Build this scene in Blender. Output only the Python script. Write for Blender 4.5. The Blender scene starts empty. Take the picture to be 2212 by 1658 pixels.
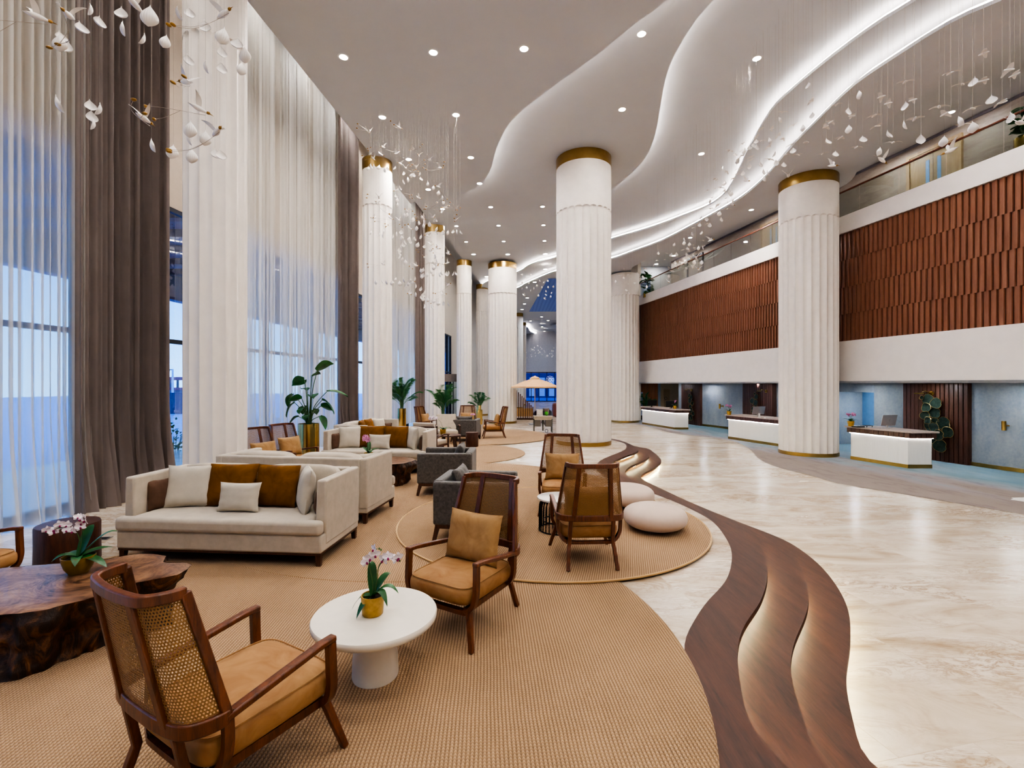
import bpy, bmesh, math, random
from mathutils import Vector, Matrix
PI = math.pi
R = math.radians
rnd = random.Random(7)
COL = bpy.context.scene.collection
# ---------------------------------------------------------------- survey of the place
H = 1.9            # eye height above the lounge floor
F, CX, CY = 1020.0, 1106.0, 829.0
LZ = -0.45         # the lobby lies three steps below the lounge
def G(px, py, z=0.0):
    """where the line of sight through (px, py) meets the level z"""
    Y = F*(H-z)/(py-CY)
    return Vector(((px-CX)*Y/F, Y, z))
def at(px, py, Y):
    return Vector(((px-CX)*Y/F, Y, H-(py-CY)*Y/F))
def srgb(h):
    if isinstance(h, str):
        h = h.lstrip('#'); c = [int(h[i:i+2], 16)/255 for i in (0, 2, 4)]
    else:
        c = [x/255 for x in h]
    return tuple((x/12.92 if x <= .04045 else ((x+.055)/1.055)**2.4) for x in c)+(1.0,)
# ---------------------------------------------------------------- node helper
class Mat:
    def __init__(s, name):
        s.m = bpy.data.materials.new(name); s.m.use_nodes = True
        s.nt = s.m.node_tree; s.nt.nodes.clear()
        s.o = s.nt.nodes.new('ShaderNodeOutputMaterial')
    def n(s, typ, ins=None, **pr):
        nd = s.nt.nodes.new('ShaderNode'+typ)
        for k, v in pr.items(): setattr(nd, k, v)
        for k, v in (ins or {}).items():
            if isinstance(v, bpy.types.NodeSocket): s.nt.links.new(v, nd.inputs[k])
            elif isinstance(v, bpy.types.Node): s.nt.links.new(v.outputs[0], nd.inputs[k])
            else: nd.inputs[k].default_value = v
        return nd
    def ma(s, op, a, b=None, c=None):
        d = {0: a}
        if b is not None: d[1] = b
        if c is not None: d[2] = c
        return s.n('Math', d, operation=op).outputs[0]
    def co(s, kind='Object', scale=None, rot=None, loc=None):
        t = s.n('TexCoord').outputs[kind]
        if scale is None and rot is None and loc is None: return t
        return s.n('Mapping', {'Vector': t, 'Scale': scale or (1, 1, 1), 'Rotation': rot or (0, 0, 0), 'Location': loc or (0, 0, 0)}).outputs[0]
    def noise(s, vec, scale=5, detail=3, rough=.55, dist=0):
        return s.n('TexNoise', {'Vector': vec, 'Scale': scale, 'Detail': detail, 'Roughness': rough, 'Distortion': dist}).outputs[0]
    def ramp(s, fac, stops, interp='LINEAR'):
        nd = s.n('ValToRGB', {0: fac}); cr = nd.color_ramp; cr.interpolation = interp
        while len(cr.elements) > 1: cr.elements.remove(cr.elements[0])
        cr.elements[0].position = stops[0][0]; cr.elements[0].color = stops[0][1]
        for p, c in stops[1:]:
            e = cr.elements.new(p); e.color = c
        return nd.outputs[0]
    def mix(s, fac, a, b, mode='MIX'):
        nd = s.n('Mix', data_type='RGBA', blend_type=mode)
        for k, v in ((0, fac), (6, a), (7, b)):
            if isinstance(v, bpy.types.NodeSocket): s.nt.links.new(v, nd.inputs[k])
            else: nd.inputs[k].default_value = v
        return nd.outputs[2]
    def bump(s, h, st=.3, d=.01):
        return s.n('Bump', {'Height': h, 'Strength': st, 'Distance': d}).outputs[0]
    def bsdf(s, **k):
        ins = {}
        names = dict(c='Base Color', r='Roughness', m='Metallic', n='Normal', sh='Sheen Weight', shr='Sheen Roughness', spec='Specular IOR Level', coat='Coat Weight', cr='Coat Roughness', em='Emission Color', es='Emission Strength', a='Alpha', sub='Subsurface Weight', tr='Transmission Weight', sht='Sheen Tint')
        for a, v in k.items(): ins[names[a]] = v
        return s.n('BsdfPrincipled', ins).outputs[0]
    def end(s, sh):
        s.nt.links.new(sh, s.o.inputs[0]); return s.m
def m_plain(name, col, rough=.5, metal=0., var=.06, nscale=8., bump=0., bscale=60., sheen=0., spec=.5, coat=0.):
    M = Mat(name); v = M.co()
    c = srgb(col); lo = tuple(x*(1-var) for x in c[:3])+(1,); hi = tuple(min(1, x*(1+var)) for x in c[:3])+(1,)
    colr = M.ramp(M.noise(v, nscale, 4), [(.3, lo), (.7, hi)])
    k = dict(c=colr, r=rough, m=metal, spec=spec)
    if bump: k['n'] = M.bump(M.noise(v, bscale, 3), bump, .004)
    if sheen: k['sh'] = sheen; k['shr'] = .4
    if coat: k['coat'] = coat; k['cr'] = .1
    return M.end(M.bsdf(**k))
def m_emit(name, col, st):
    M = Mat(name)
    return M.end(M.n('Emission', {'Color': srgb(col), 'Strength': st}).outputs[0])
def m_wood(name, dark, light, axis='z', scale=1.0, rough=.4, coat=.0, rings=9., contrast=1.):
    M = Mat(name)
    sc = {'x': (.12, 1, 1), 'y': (1, .12, 1), 'z': (1, 1, .12)}[axis]
    v = M.co(scale=tuple(a*scale for a in sc))
    n1 = M.noise(v, rings, 4, .6, .6)
    n2 = M.noise(v, rings*9, 3, .6)
    f = M.ma('ADD', M.ma('MULTIPLY', n1, .7), M.ma('MULTIPLY', n2, .3))
    a, b = srgb(dark), srgb(light)
    c = M.ramp(f, [(.5-.18*contrast, a), (.5+.18*contrast, b)])
    return M.end(M.bsdf(c=c, r=rough, n=M.bump(n2, .12, .003), coat=coat, cr=.2))
def m_fabric(name, col, var=.07, weave=420., bump=.25, sheen=.25, blot=3., rough=.9):
    M = Mat(name); v = M.co(); c = srgb(col)
    lo = tuple(x*(1-var) for x in c[:3])+(1,); hi = tuple(min(1, x*(1+var)) for x in c[:3])+(1,)
    cc = M.ramp(M.noise(v, blot, 5, .65), [(.32, lo), (.68, hi)])
    w = M.noise(v, weave, 2)
    return M.end(M.bsdf(c=cc, r=rough, sh=sheen, shr=.35, n=M.bump(w, bump, .002), spec=.2))
def m_velvet(name, dark, light, sheen=.6):
    M = Mat(name); v = M.co()
    f = M.noise(v, 5.5, 4, .6, .8)
    c = M.ramp(f, [(.3, srgb(dark)), (.72, srgb(light))])
    return M.end(M.bsdf(c=c, r=.75, sh=sheen, shr=.3, sht=srgb(light), n=M.bump(M.noise(v, 300, 2), .15, .001), spec=.25))
MT = {}
# marble: cream field, drifting diagonal veins, faint slab joints, polished
def marble():
    M = Mat('cream_marble'); v = M.co()
    vs = M.n('Mapping', {'Vector': v, 'Rotation': (0, 0, R(34)), 'Scale': (.35, 1.15, 1)}).outputs[0]
    slab = M.n('Mapping', {'Vector': v, 'Rotation': (0, 0, R(-12))}).outputs[0]
    br = M.n('TexBrick', {'Vector': slab, 'Scale': 1., 'Mortar Size': .0022, 'Brick Width': 1.2, 'Row Height': 1.2, 'Color1': (0, 0, 0, 1), 'Color2': (1, 1, 1, 1), 'Mortar': (.5, .5, .5, 1)}, offset=.5)
    off = M.n('VectorMath', {0: vs, 1: M.n('VectorMath', {0: br.outputs['Color'], 3: .9}, operation='SCALE').outputs[0]}, operation='ADD').outputs[0]
    n1 = M.noise(off, 1.7, 8, .62, 1.2)
    n2 = M.noise(off, 4.5, 8, .7, 2.2)
    vein = M.ma('ABSOLUTE', M.ma('SUBTRACT', n2, .5))
    c0 = M.ramp(n1, [(.28, srgb('#9f8a70')), (.42, srgb('#c2b29d')), (.58, srgb('#d3c7b8')), (.78, srgb('#b7a58e'))])
    vm = M.ramp(vein, [(0., (1, 1, 1, 1)), (.035, (.25, .25, .25, 1)), (.09, (0, 0, 0, 1))])
    vm2 = M.ma('MULTIPLY', vm, M.ramp(M.noise(off, 1.1, 3), [(.42, (0, 0, 0, 1)), (.62, (1, 1, 1, 1))]))
    c1 = M.mix(M.ma('MULTIPLY', vm2, .9), c0, srgb('#927556'))
    c2 = M.mix(M.ma('MULTIPLY', br.outputs['Fac'], .22), c1, srgb('#8f7d68'))
    return M.end(M.bsdf(c=c2, r=M.ramp(n1, [(.3, (.2,)*3+(1,)), (.8, (.3,)*3+(1,))]), spec=.5))
MT['marble'] = marble()
def rugmat(name, lo, hi, rowp=.0215, rot=0.):
    M = Mat(name); v = M.co(rot=(0, 0, rot))
    sep = M.n('SeparateXYZ', {0: v})
    wob = M.ma('MULTIPLY', M.ma('SUBTRACT', M.noise(v, 2.2, 3), .5), .018)
    u = M.ma('DIVIDE', M.ma('ADD', sep.outputs[0], wob), rowp)
    fu = M.ma('FRACT', u)
    cu = M.ma('ABSOLUTE', M.ma('SUBTRACT', fu, .5))              # 0 mid-row .. .5 gap
    w = M.ma('FRACT', M.ma('ADD', M.ma('DIVIDE', sep.outputs[1], .021), M.ma('MULTIPLY', cu, 1.5)))
    strand = M.ma('SINE', M.ma('MULTIPLY', w, PI))
    rowh = M.ma('POWER', M.ma('SUBTRACT', 1., M.ma('MULTIPLY', cu, 2.)), .55)
    h = M.ma('MULTIPLY', rowh, M.ma('ADD', .45, M.ma('MULTIPLY', strand, .55)))
    big = M.noise(v, 1.1, 4, .6)
    fine = M.noise(v, 70, 3, .7)
    f = M.ma('ADD', M.ma('MULTIPLY', h, .62), M.ma('ADD', M.ma('MULTIPLY', big, .28), M.ma('MULTIPLY', fine, .32)))
    d = tuple(x*.34 for x in srgb(lo)[:3])+(1,)
    c = M.ramp(f, [(.22, d), (.5, srgb(lo)), (.92, srgb(hi))])
    return M.end(M.bsdf(c=c, r=.9, n=M.bump(h, .75, .008), spec=.15, sh=.1))
MT['rug'] = rugmat('braided_jute', '#8d7052', '#bd9c78')
MT['rug_edge'] = m_fabric('jute_edge_cord', '#c2a070', weave=150, bump=.6)
def carpet():
    M = Mat('lobby_carpet'); v = M.co()
    st = M.n('Mapping', {'Vector': v, 'Rotation': (0, 0, R(11)), 'Scale': (1.0, .32, 1)}).outputs[0]
    wv = M.n('Mapping', {'Vector': v, 'Rotation': (0, 0, R(11)), 'Scale': (1.3, .55, 1)}).outputs[0]
    sep = M.n('SeparateXYZ', {0: v})
    lat = M.ma('ADD', sep.outputs[0], M.ma('MULTIPLY', sep.outputs[1], .2))
    grad = M.ma('MULTIPLY', M.ma('SUBTRACT', lat, 12.7), .34)   # towards the desks the carpet turns blue
    f = M.ma('ADD', grad, M.ma('MULTIPLY', M.ma('SUBTRACT', M.noise(st, .9, 4), .5), 2.2))
    c = M.ramp(M.ma('ADD', f, .25), [(0, srgb('#90857f')), (.3, srgb('#958d8e')), (.6, srgb('#89939a')), (1, srgb('#718792'))])
    p = M.ramp(M.noise(wv, 2.6, 5, .65, .4), [(.5, (0, 0, 0, 1)), (.68, (1, 1, 1, 1))])
    c2 = M.mix(M.ma('MULTIPLY', p, .5), c, M.ramp(f, [(.2, srgb('#74676b')), (.8, srgb('#5a7a8c'))]))
    return M.end(M.bsdf(c=c2, r=.95, spec=.1, n=M.bump(M.noise(v, 260, 2), .4, .003)))
MT['carpet'] = carpet()
MT['paint'] = m_plain('ceiling_paint', '#d9dadc', .7, var=.012, nscale=2)
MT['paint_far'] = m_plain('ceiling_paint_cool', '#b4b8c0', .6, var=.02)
MT['fascia'] = m_plain('white_plaster_fascia', '#e2dad4', .6, var=.03, nscale=3, bump=.05)
MT['plaster'] = m_plain('column_plaster', '#e6ddd4', .62, var=.035, nscale=5, bump=.08, bscale=25)
MT['wall'] = m_plain('warm_wall_paint', '#d9cfc2', .7, var=.03)
MT['blue_wall'] = None
def bluewall():
    M = Mat('blue_grey_plaster'); v = M.co()
    n = M.noise(M.co(scale=(1, 1, .5)), 1.6, 6, .65); n2 = M.noise(v, 14, 5, .7)
    f = M.ma('ADD', M.ma('MULTIPLY', n, .6), M.ma('MULTIPLY', n2, .4))
    c = M.ramp(f, [(.3, srgb('#6f7a8b')), (.5, srgb('#868e97')), (.72, srgb('#9c9f9f'))])
    return M.end(M.bsdf(c=c, r=.6, n=M.bump(n2, .15, .004)))
MT['blue_wall'] = bluewall()
MT['gold'] = m_plain('brushed_brass', '#a88c58', .28, 1., var=.12, nscale=3)
MT['goldpot'] = m_plain('polished_brass', '#c9ae6c', .22, 1., var=.06, nscale=2)
MT['chairwood'] = m_wood('walnut_frame', '#3f2010', '#7a4526', 'z', 6, .38, .15, 5)
MT['stepwood'] = m_wood('oak_step', '#29140b', '#54301e', 'y', 2.6, .55, .0, 4.5, 1.1)
MT['riser'] = m_wood('lit_oak_riser', '#6d4a2c', '#a67c50', 'y', 3, .5, 0)  # paler than the steps, strip light on the risers put into the colour
MT['panelwood'] = m_wood('mahogany_board', '#774d3a', '#92654f', 'z', 1.6, .5, 0, 5)
MT['darkpanel'] = m_wood('dark_mahogany_board', '#3d241c', '#5c3c30', 'z', 2, .35, .1, 5)
MT['legwood'] = m_wood('dark_leg_wood', '#2c1810', '#573423', 'z', 6, .4)
MT['cream'] = m_fabric('cream_chenille', '#b4a999', .08, 500, .2, .3, 9)
MT['cream_pillow'] = m_fabric('oat_linen', '#b7ae9f', .06, 300, .5, .2, 6)
MT['velvet'] = m_velvet('honey_velvet', '#8e6540', '#ab8458')
MT['velvet_pillow'] = m_velvet('gold_velvet', '#8c6a45', '#ad8a5e')
MT['ochre'] = m_velvet('ochre_velvet', '#5c3907', '#7a4f12', .4)
MT['brown'] = m_fabric('brown_corduroy', '#5d4638', .12, 250, .6, .2, 12)
def greyleather():
    M = Mat('charcoal_nubuck'); v = M.co()
    f = M.noise(v, 26, 6, .7, .6)
    c = M.ramp(f, [(.3, srgb('#3e3b39')), (.7, srgb('#66615c'))])
    return M.end(M.bsdf(c=c, r=.62, sh=.2, shr=.4, n=M.bump(f, .2, .003), spec=.3))
MT['grey'] = greyleather()
MT['pouf'] = m_fabric('oat_wool_felt', '#cdb9aa', .05, 350, .5, .3, 4)
MT['stone'] = m_plain('cast_stone', '#dcd3c4', .55, var=.05, nscale=6, bump=.12, bscale=30)
MT['tabletop'] = m_plain('white_marble_disc', '#dfdad3', .2, var=.06, nscale=4)
MT['blackmetal'] = m_plain('black_steel', '#17171a', .45, .6, var=.05)
MT['greymetal'] = m_plain('grey_steel', '#8b8681', .4, .6, var=.05)
MT['porcelain'] = m_plain('white_porcelain', '#efe9e3', .3, var=.02, coat=.3)
MT['goldleaf'] = m_plain('gold_leaf_paint', '#9d7a42', .38, .7, var=.12)
MT['wire'] = m_plain('steel_wire', '#a69c90', .5, .2, var=.02)
MT['soil'] = m_plain('dark_soil', '#2c2019', .95, var=.4, nscale=60, bump=.8)
MT['black'] = m_plain('black_plastic', '#121214', .45, var=.05)
MT['alu'] = m_plain('silver_aluminium', '#b9b3b2', .35, .8, var=.03)
MT['granite'] = m_plain('speckled_granite', '#b3a198', .3, var=.35, nscale=70)
MT['white'] = m_plain('white_lacquer', '#e9e6e2', .45, var=.02)
MT['spot'] = m_emit('downlight_lens', '#fff4e4', 30.)
MT['cove'] = m_emit('cove_strip_lamp', '#fff4ee', 20.)
MT['stepled'] = m_emit('step_strip_lamp', '#f6f3c4', 52.)
MT['deskled'] = m_emit('desk_strip_lamp', '#fff6ee', 28.)
def leafmat(name, lo, hi):
    M = Mat(name); f = M.noise(M.co(), 9, 4)
    c = M.ramp(f, [(.3, srgb(lo)), (.7, srgb(hi))])
    a = M.bsdf(c=c, r=.35, spec=.5, n=M.bump(f, .1, .004))
    t = M.n('BsdfTranslucent', {'Color': srgb(hi)}).outputs[0]
    return M.end(M.n('MixShader', {0: .12, 1: a, 2: t}).outputs[0])
MT['leaf'] = leafmat('glossy_leaf', '#173d1f', '#2f6b34')
MT['palm'] = leafmat('palm_leaf', '#1d4526', '#3f7a3e')
MT['stem'] = m_plain('green_stem', '#3d5a2a', .5)
MT['petal_white'] = m_plain('white_orchid_petal', '#f1e6ea', .6, var=.05, nscale=40)
MT['petal_pink'] = m_plain('pink_orchid_petal', '#d490bb', .6, var=.15, nscale=40)
MT['lip'] = m_plain('magenta_orchid_lip', '#8c2058', .5, var=.2, nscale=50)
MT['potglaze'] = m_plain('ochre_glazed_pot', '#a98436', .4, var=.2, nscale=30, bump=.5, bscale=70)
MT['potolive'] = m_plain('olive_glazed_bowl', '#7d6429', .4, var=.12, nscale=20)
def glass(name, tint='#dfe9ef', refl=.5):
    M = Mat(name)
    fr = M.n('LayerWeight', {'Blend': .25}).outputs['Fresnel']
    t = M.n('BsdfTransparent', {'Color': srgb(tint)}).outputs[0]
    g = M.n('BsdfGlossy', {'Color': (1, 1, 1, 1), 'Roughness': .02}).outputs[0]
    return M.end(M.n('MixShader', {0: M.ma('MULTIPLY', fr, refl), 1: t, 2: g}).outputs[0])
MT['glass'] = glass('window_glass', '#dfe9ef', .22)
MT['railglass'] = glass('railing_glass', '#e3e8e6', .4)
def sheer():
    M = Mat('sheer_voile'); v = M.co()
    c = srgb('#efe9df')
    d = M.n('BsdfDiffuse', {'Color': c}).outputs[0]
    tl = M.n('BsdfTranslucent', {'Color': srgb('#f2f1f0')}).outputs[0]
    a = M.n('MixShader', {0: .62, 1: d, 2: tl}).outputs[0]
    tr = M.n('BsdfTransparent', {'Color': (1, 1, 1, 1)}).outputs[0]
    lw = M.n('LayerWeight', {'Blend': .35}).outputs['Facing']
    fac = M.ma('MINIMUM', M.ma('ADD', .48, M.ma('MULTIPLY', lw, .7)), 1.)
    return M.end(M.n('MixShader', {0: fac, 1: tr, 2: a}).outputs[0])
MT['sheer'] = sheer()
MT['drape'] = m_fabric('taupe_wool_drape', '#7f746f', .07, 260, .5, .25, 2)
def cane():
    M = Mat('woven_cane'); uv = M.n('TexCoord').outputs['UV']
    px_, py_ = .0160, .0160*1.732
    def holes(ox, oy):
        w = M.n('VectorMath', {0: M.n('VectorMath', {0: uv, 1: (px_*80+ox, py_*80+oy, 0)}, operation='ADD').outputs[0], 1: (px_, py_, 1)}, operation='MODULO').outputs[0]
        return M.n('VectorMath', {0: w, 1: (px_/2, py_/2, 0)}, operation='DISTANCE').outputs['Value']
    dist = M.ma('MINIMUM', holes(0, 0), holes(px_/2, py_/2))
    hole = M.ma('LESS_THAN', dist, px_*.265)
    c = M.ramp(M.noise(uv, 160, 3), [(.3, srgb('#74532e')), (.7, srgb('#a37d4b'))])
    h = M.ma('SINE', M.ma('MULTIPLY', dist, 700))
    b = M.bsdf(c=c, r=.55, n=M.bump(h, .5, .002))
    t = M.n('BsdfTransparent').outputs[0]
    return M.end(M.n('MixShader', {0: hole, 1: b, 2: t}).outputs[0])
MT['cane'] = cane()
# ---------------------------------------------------------------- mesh building
from mathutils import noise as NZ
class MB:
    def __init__(s): s.v = []; s.f = []; s.uv = {}; s.mi = []; s.cur = 0
    def face(s, *i): s.f.append(i); s.mi.append(s.cur)
    def add(s, pts):
        b = len(s.v); s.v.extend([Vector(p) for p in pts]); return b
    def box(s, c, d, m=None):
        x, y, z = d[0]/2, d[1]/2, d[2]/2; c = Vector(c)
        P = [Vector((sx*x, sy*y, sz*z)) for sz in (-1, 1) for sy in (-1, 1) for sx in (-1, 1)]
        if m is not None: P = [m @ p for p in P]
        b = s.add([c+p for p in P])
        for q in ((0, 2, 3, 1), (4, 5, 7, 6), (0, 1, 5, 4), (2, 6, 7, 3), (0, 4, 6, 2), (1, 3, 7, 5)): s.face(*[b+k for k in q])
        return s
    def prism(s, poly, z0, z1):
        n = len(poly); b = s.add([(p[0], p[1], z0) for p in poly]+[(p[0], p[1], z1) for p in poly])
        a = sum(poly[i][0]*poly[(i+1) % n][1]-poly[(i+1) % n][0]*poly[i][1] for i in range(n))
        up = list(range(n)) if a > 0 else list(range(n-1, -1, -1))
        s.face(*[b+n+k for k in up]); s.face(*[b+k for k in reversed(up)])
        for i in range(n):
            j = (i+1) % n
            if a > 0: s.face(b+i, b+j, b+n+j, b+n+i)
            else: s.face(b+j, b+i, b+n+i, b+n+j)
        return s
    def tube(s, path, r, n=8, cap=True):
        path = [Vector(p) for p in path]; k = len(path)
        rr = r if isinstance(r, (list, tuple)) else [r]*k
        rings = []; ref = None
        for i, p in enumerate(path):
            t = (path[min(i+1, k-1)]-path[max(i-1, 0)]).normalized()
            if ref is None: ref = t.orthogonal().normalized()
            ref = (ref-t*ref.dot(t)).normalized(); bi = t.cross(ref)
            rings.append(s.add([p+(ref*math.cos(2*PI*a/n)+bi*math.sin(2*PI*a/n))*rr[i] for a in range(n)]))
        for i in range(k-1):
            for a in range(n):
                c = (a+1) % n; s.face(rings[i]+a, rings[i]+c, rings[i+1]+c, rings[i+1]+a)
        if cap:
            s.face(*[rings[0]+a for a in reversed(range(n))]); s.face(*[rings[-1]+a for a in range(n)])
        return s
    def sweep(s, path, w, h, ref=(0, 0, 1), closed=False):
        """rectangular bar; h along ref (kept square to the path), w across"""
        path = [Vector(p) for p in path]; k = len(path); rings = []
        rf = ref if callable(ref) else (lambda i: Vector(ref))
        ww = w if isinstance(w, (list, tuple)) else [w]*k
        hh = h if isinstance(h, (list, tuple)) else [h]*k
        for i, p in enumerate(path):
            if closed: t = (path[(i+1) % k]-path[i-1]).normalized()
            else: t = (path[min(i+1, k-1)]-path[max(i-1, 0)]).normalized()
            r = rf(i); r = (r-t*r.dot(t))
            if r.length < 1e-5: r = t.orthogonal()
            r.normalize(); b = t.cross(r)
            rings.append(s.add([p+b*(ww[i]/2*a)+r*(hh[i]/2*c) for a, c in ((-1, -1), (1, -1), (1, 1), (-1, 1))]))
        for i in range(k if closed else k-1):
            j = (i+1) % k
            for a in range(4):
                c = (a+1) % 4; s.face(rings[i]+a, rings[i]+c, rings[j]+c, rings[j]+a)
        if not closed:
            s.face(*[rings[0]+a for a in (3, 2, 1, 0)]); s.face(*[rings[-1]+a for a in range(4)])
        return s
    def lathe(s, prof, n=24, c=(0, 0, 0), cap=True, sq=1.0):
        c = Vector(c); rings = []
        for r, z in prof: rings.append(s.add([c+Vector((r*math.cos(2*PI*a/n), sq*r*math.sin(2*PI*a/n), z)) for a in range(n)]))
        for i in range(len(prof)-1):
            for a in range(n):
                d = (a+1) % n; s.face(rings[i]+a, rings[i]+d, rings[i+1]+d, rings[i+1]+a)
        if cap:
            s.face(*[rings[0]+a for a in reversed(range(n))]); s.face(*[rings[-1]+a for a in range(n)])
        return s
    def grid(s, fn, nu, nv, uvf=None, closeu=False, flip=False):
        b = len(s.v)
        cu = nu if closeu else nu+1
        for j in range(nv+1):
            for i in range(cu):
                u, v = i/nu, j/nv
                s.v.append(Vector(fn(u, v)))
                if uvf: s.uv[len(s.v)-1] = uvf(u, v)
        for j in range(nv):
            for i in range(nu):
                k = (i+1) % cu if closeu else i+1
                q = (b+j*cu+i, b+j*cu+k, b+(j+1)*cu+k, b+(j+1)*cu+i)
                s.face(*(q[::-1] if flip else q))
        return s
    def superell(s, c, d, n=4., nu=32, nv=18, m=None, n2=None):
        """puffed box with half sizes d"""
        c = Vector(c); n2 = n2 or n
        def sg(x, e): return math.copysign(abs(x)**e, x)
        def fn(u, v):
            th = 2*PI*u; ph = -PI/2+PI*v
            cp = sg(math.cos(ph), 2/n2)
            p = Vector((d[0]*cp*sg(math.cos(th), 2/n), d[1]*cp*sg(math.sin(th), 2/n), d[2]*sg(math.sin(ph), 2/n2)))
            return c+((m @ p) if m is not None else p)
        return s.grid(fn, nu, nv, closeu=True)
    def pillow(s, w, h, t, m=None, c=(0, 0, 0), k=.10, n=18, seed=0, crease=.012):
        """scatter cushion lying in its own x-z plane, thickness along y"""
        c = Vector(c); rg = random.Random(seed); ph = [rg.uniform(0, 6.3) for _ in range(6)]
        def f(side):
            def fn(u, v):
                a, b = 2*u-1, 2*v-1
                x = w/2*a*(1-k*(1-b*b)*abs(a)); z = h/2*b*(1-k*(1-a*a)*abs(b))
                th = t/2*max(0, (1-a**4)*(1-b**4))**.55
                cr = crease*.9*NZ.noise(Vector((a*1.6+seed, b*1.6, side)))*(1-a*a)*(1-b*b)+crease*.55*math.sin(13*a+ph[2]+2*b)*abs(b)**4*(1-b*b)*3+crease*.55*math.sin(12*b+ph[3])*abs(a)**4*(1-a*a)*3
                p = Vector((x, side*(th+cr), z))
                return c+((m @ p) if m is not None else p)
            return fn
        s.grid(f(-1), n, n); s.grid(f(1), n, n, flip=True); return s
    def build(s, name, mat, parent=None, smooth=None, bevel=0, seg=2, loc=None, rot=None, weld=False, mods=()):
        me = bpy.data.meshes.new(name)
        me.from_pydata([tuple(v) for v in s.v], [], s.f)
        if s.uv:
            ul = me.uv_layers.new(name='UVMap')
            for l in me.loops:
                ul.data[l.index].uv = s.uv.get(l.vertex_index, (0, 0))
        for m in (mat if isinstance(mat, (list, tuple)) else [mat]): me.materials.append(m)
        if any(s.mi): me.polygons.foreach_set('material_index', s.mi)
        if weld:
            bm = bmesh.new(); bm.from_mesh(me); bmesh.ops.remove_doubles(bm, verts=bm.verts, dist=1e-4); bmesh.ops.recalc_face_normals(bm, faces=bm.faces); bm.to_mesh(me); bm.free()
        if smooth is not None:
            me.polygons.foreach_set('use_smooth', [True]*len(me.polygons)); me.set_sharp_from_angle(angle=R(smooth))
        me.update()
        o = bpy.data.objects.new(name, me); COL.objects.link(o)
        if parent is not None: o.parent = parent
        if loc is not None: o.location = loc
        if rot is not None: o.rotation_euler = rot
        if bevel:
            b = o.modifiers.new('bevel', 'BEVEL'); b.width = bevel; b.segments = seg; b.limit_method = 'ANGLE'; b.angle_limit = R(40)
            me.polygons.foreach_set('use_smooth', [True]*len(me.polygons)); me.set_sharp_from_angle(angle=R(50))
        return o
def tag(o, label, cat, group=None):
    o['label'] = label; o['category'] = cat
    if group: o['group'] = group
    return o
def struct(o, label=None):
    o['kind'] = 'structure'
    if label: o['label'] = label
    return o
def thing(name, label, cat, loc=(0, 0, 0), rz=0, group=None):
    o = bpy.data.objects.new(name, None); COL.objects.link(o); o.empty_display_size = .1
    o.location = loc; o.rotation_euler = (0, 0, rz)
    return tag(o, label, cat, group)
def dup(root, loc, rz=None, label=None, group=None, rot=None, scale=None):
    r = root.copy(); COL.objects.link(r); r.location = loc
    if rz is not None: r.rotation_euler = (0, 0, rz)
    if rot is not None: r.rotation_euler = rot
    if scale is not None: r.scale = (scale,)*3
    if label: r['label'] = label
    if group: r['group'] = group
    for ch in list(root.children):
        c = ch.copy(); COL.objects.link(c); c.parent = r
        for g in list(ch.children):
            d = g.copy(); COL.objects.link(d); d.parent = c
    return r
def face_to(hx, hy): return math.atan2(hx, -hy)      # local front is -Y
def cat_rom(pts, m=10, closed=False):
    pts = [Vector(p) for p in pts]; n = len(pts); out = []
    for i in range(n if closed else n-1):
        if closed: p0, p1, p2, p3 = pts[i-1], pts[i], pts[(i+1) % n], pts[(i+2) % n]
        else: p0, p1, p2, p3 = pts[max(i-1, 0)], pts[i], pts[i+1], pts[min(i+2, n-1)]
        for k in range(m):
            t = k/m
            out.append(.5*((2*p1)+(p2-p0)*t+(2*p0-5*p1+4*p2-p3)*t*t+(3*p1-p0-3*p2+p3)*t**3))
    if not closed: out.append(pts[-1])
    return out
def resample(pts, n):
    d = [0]
    for i in range(1, len(pts)): d.append(d[-1]+(pts[i]-pts[i-1]).length)
    out = []; j = 0
    for k in range(n):
        t = d[-1]*k/(n-1)
        while j < len(d)-2 and d[j+1] < t: j += 1
        seg = d[j+1]-d[j]; out.append(pts[j].lerp(pts[j+1], (t-d[j])/seg if seg else 0))
    return out
def smooth_pts(pts, it=2):
    for _ in range(it):
        pts = [pts[0]]+[pts[i-1]*.25+pts[i]*.5+pts[i+1]*.25 for i in range(1, len(pts)-1)]+[pts[-1]]
    return pts
def offset(pts, d):
    out = []
    for i, p in enumerate(pts):
        t = pts[min(i+1, len(pts)-1)]-pts[max(i-1, 0)]; t.z = 0; t.normalize()
        out.append(p+Vector((t.y, -t.x, 0))*d)      # positive: to the right of travel
    return out
# ================================================================ THE ROOM
def CL(Y): return -5.51+.092*Y        # line of the window columns and of the ceiling edge above them
def WX(Y): return -7.45+.092*Y        # glazing line
def RX(Y): return 14.2-.2*Y           # face of the reception balcony
def BX(Y): return 16.04-.2*Y          # wall behind the desks
CZ1, CZ2, CZ3 = 8.75, 9.05, 9.3       # the ceiling sheets
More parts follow.
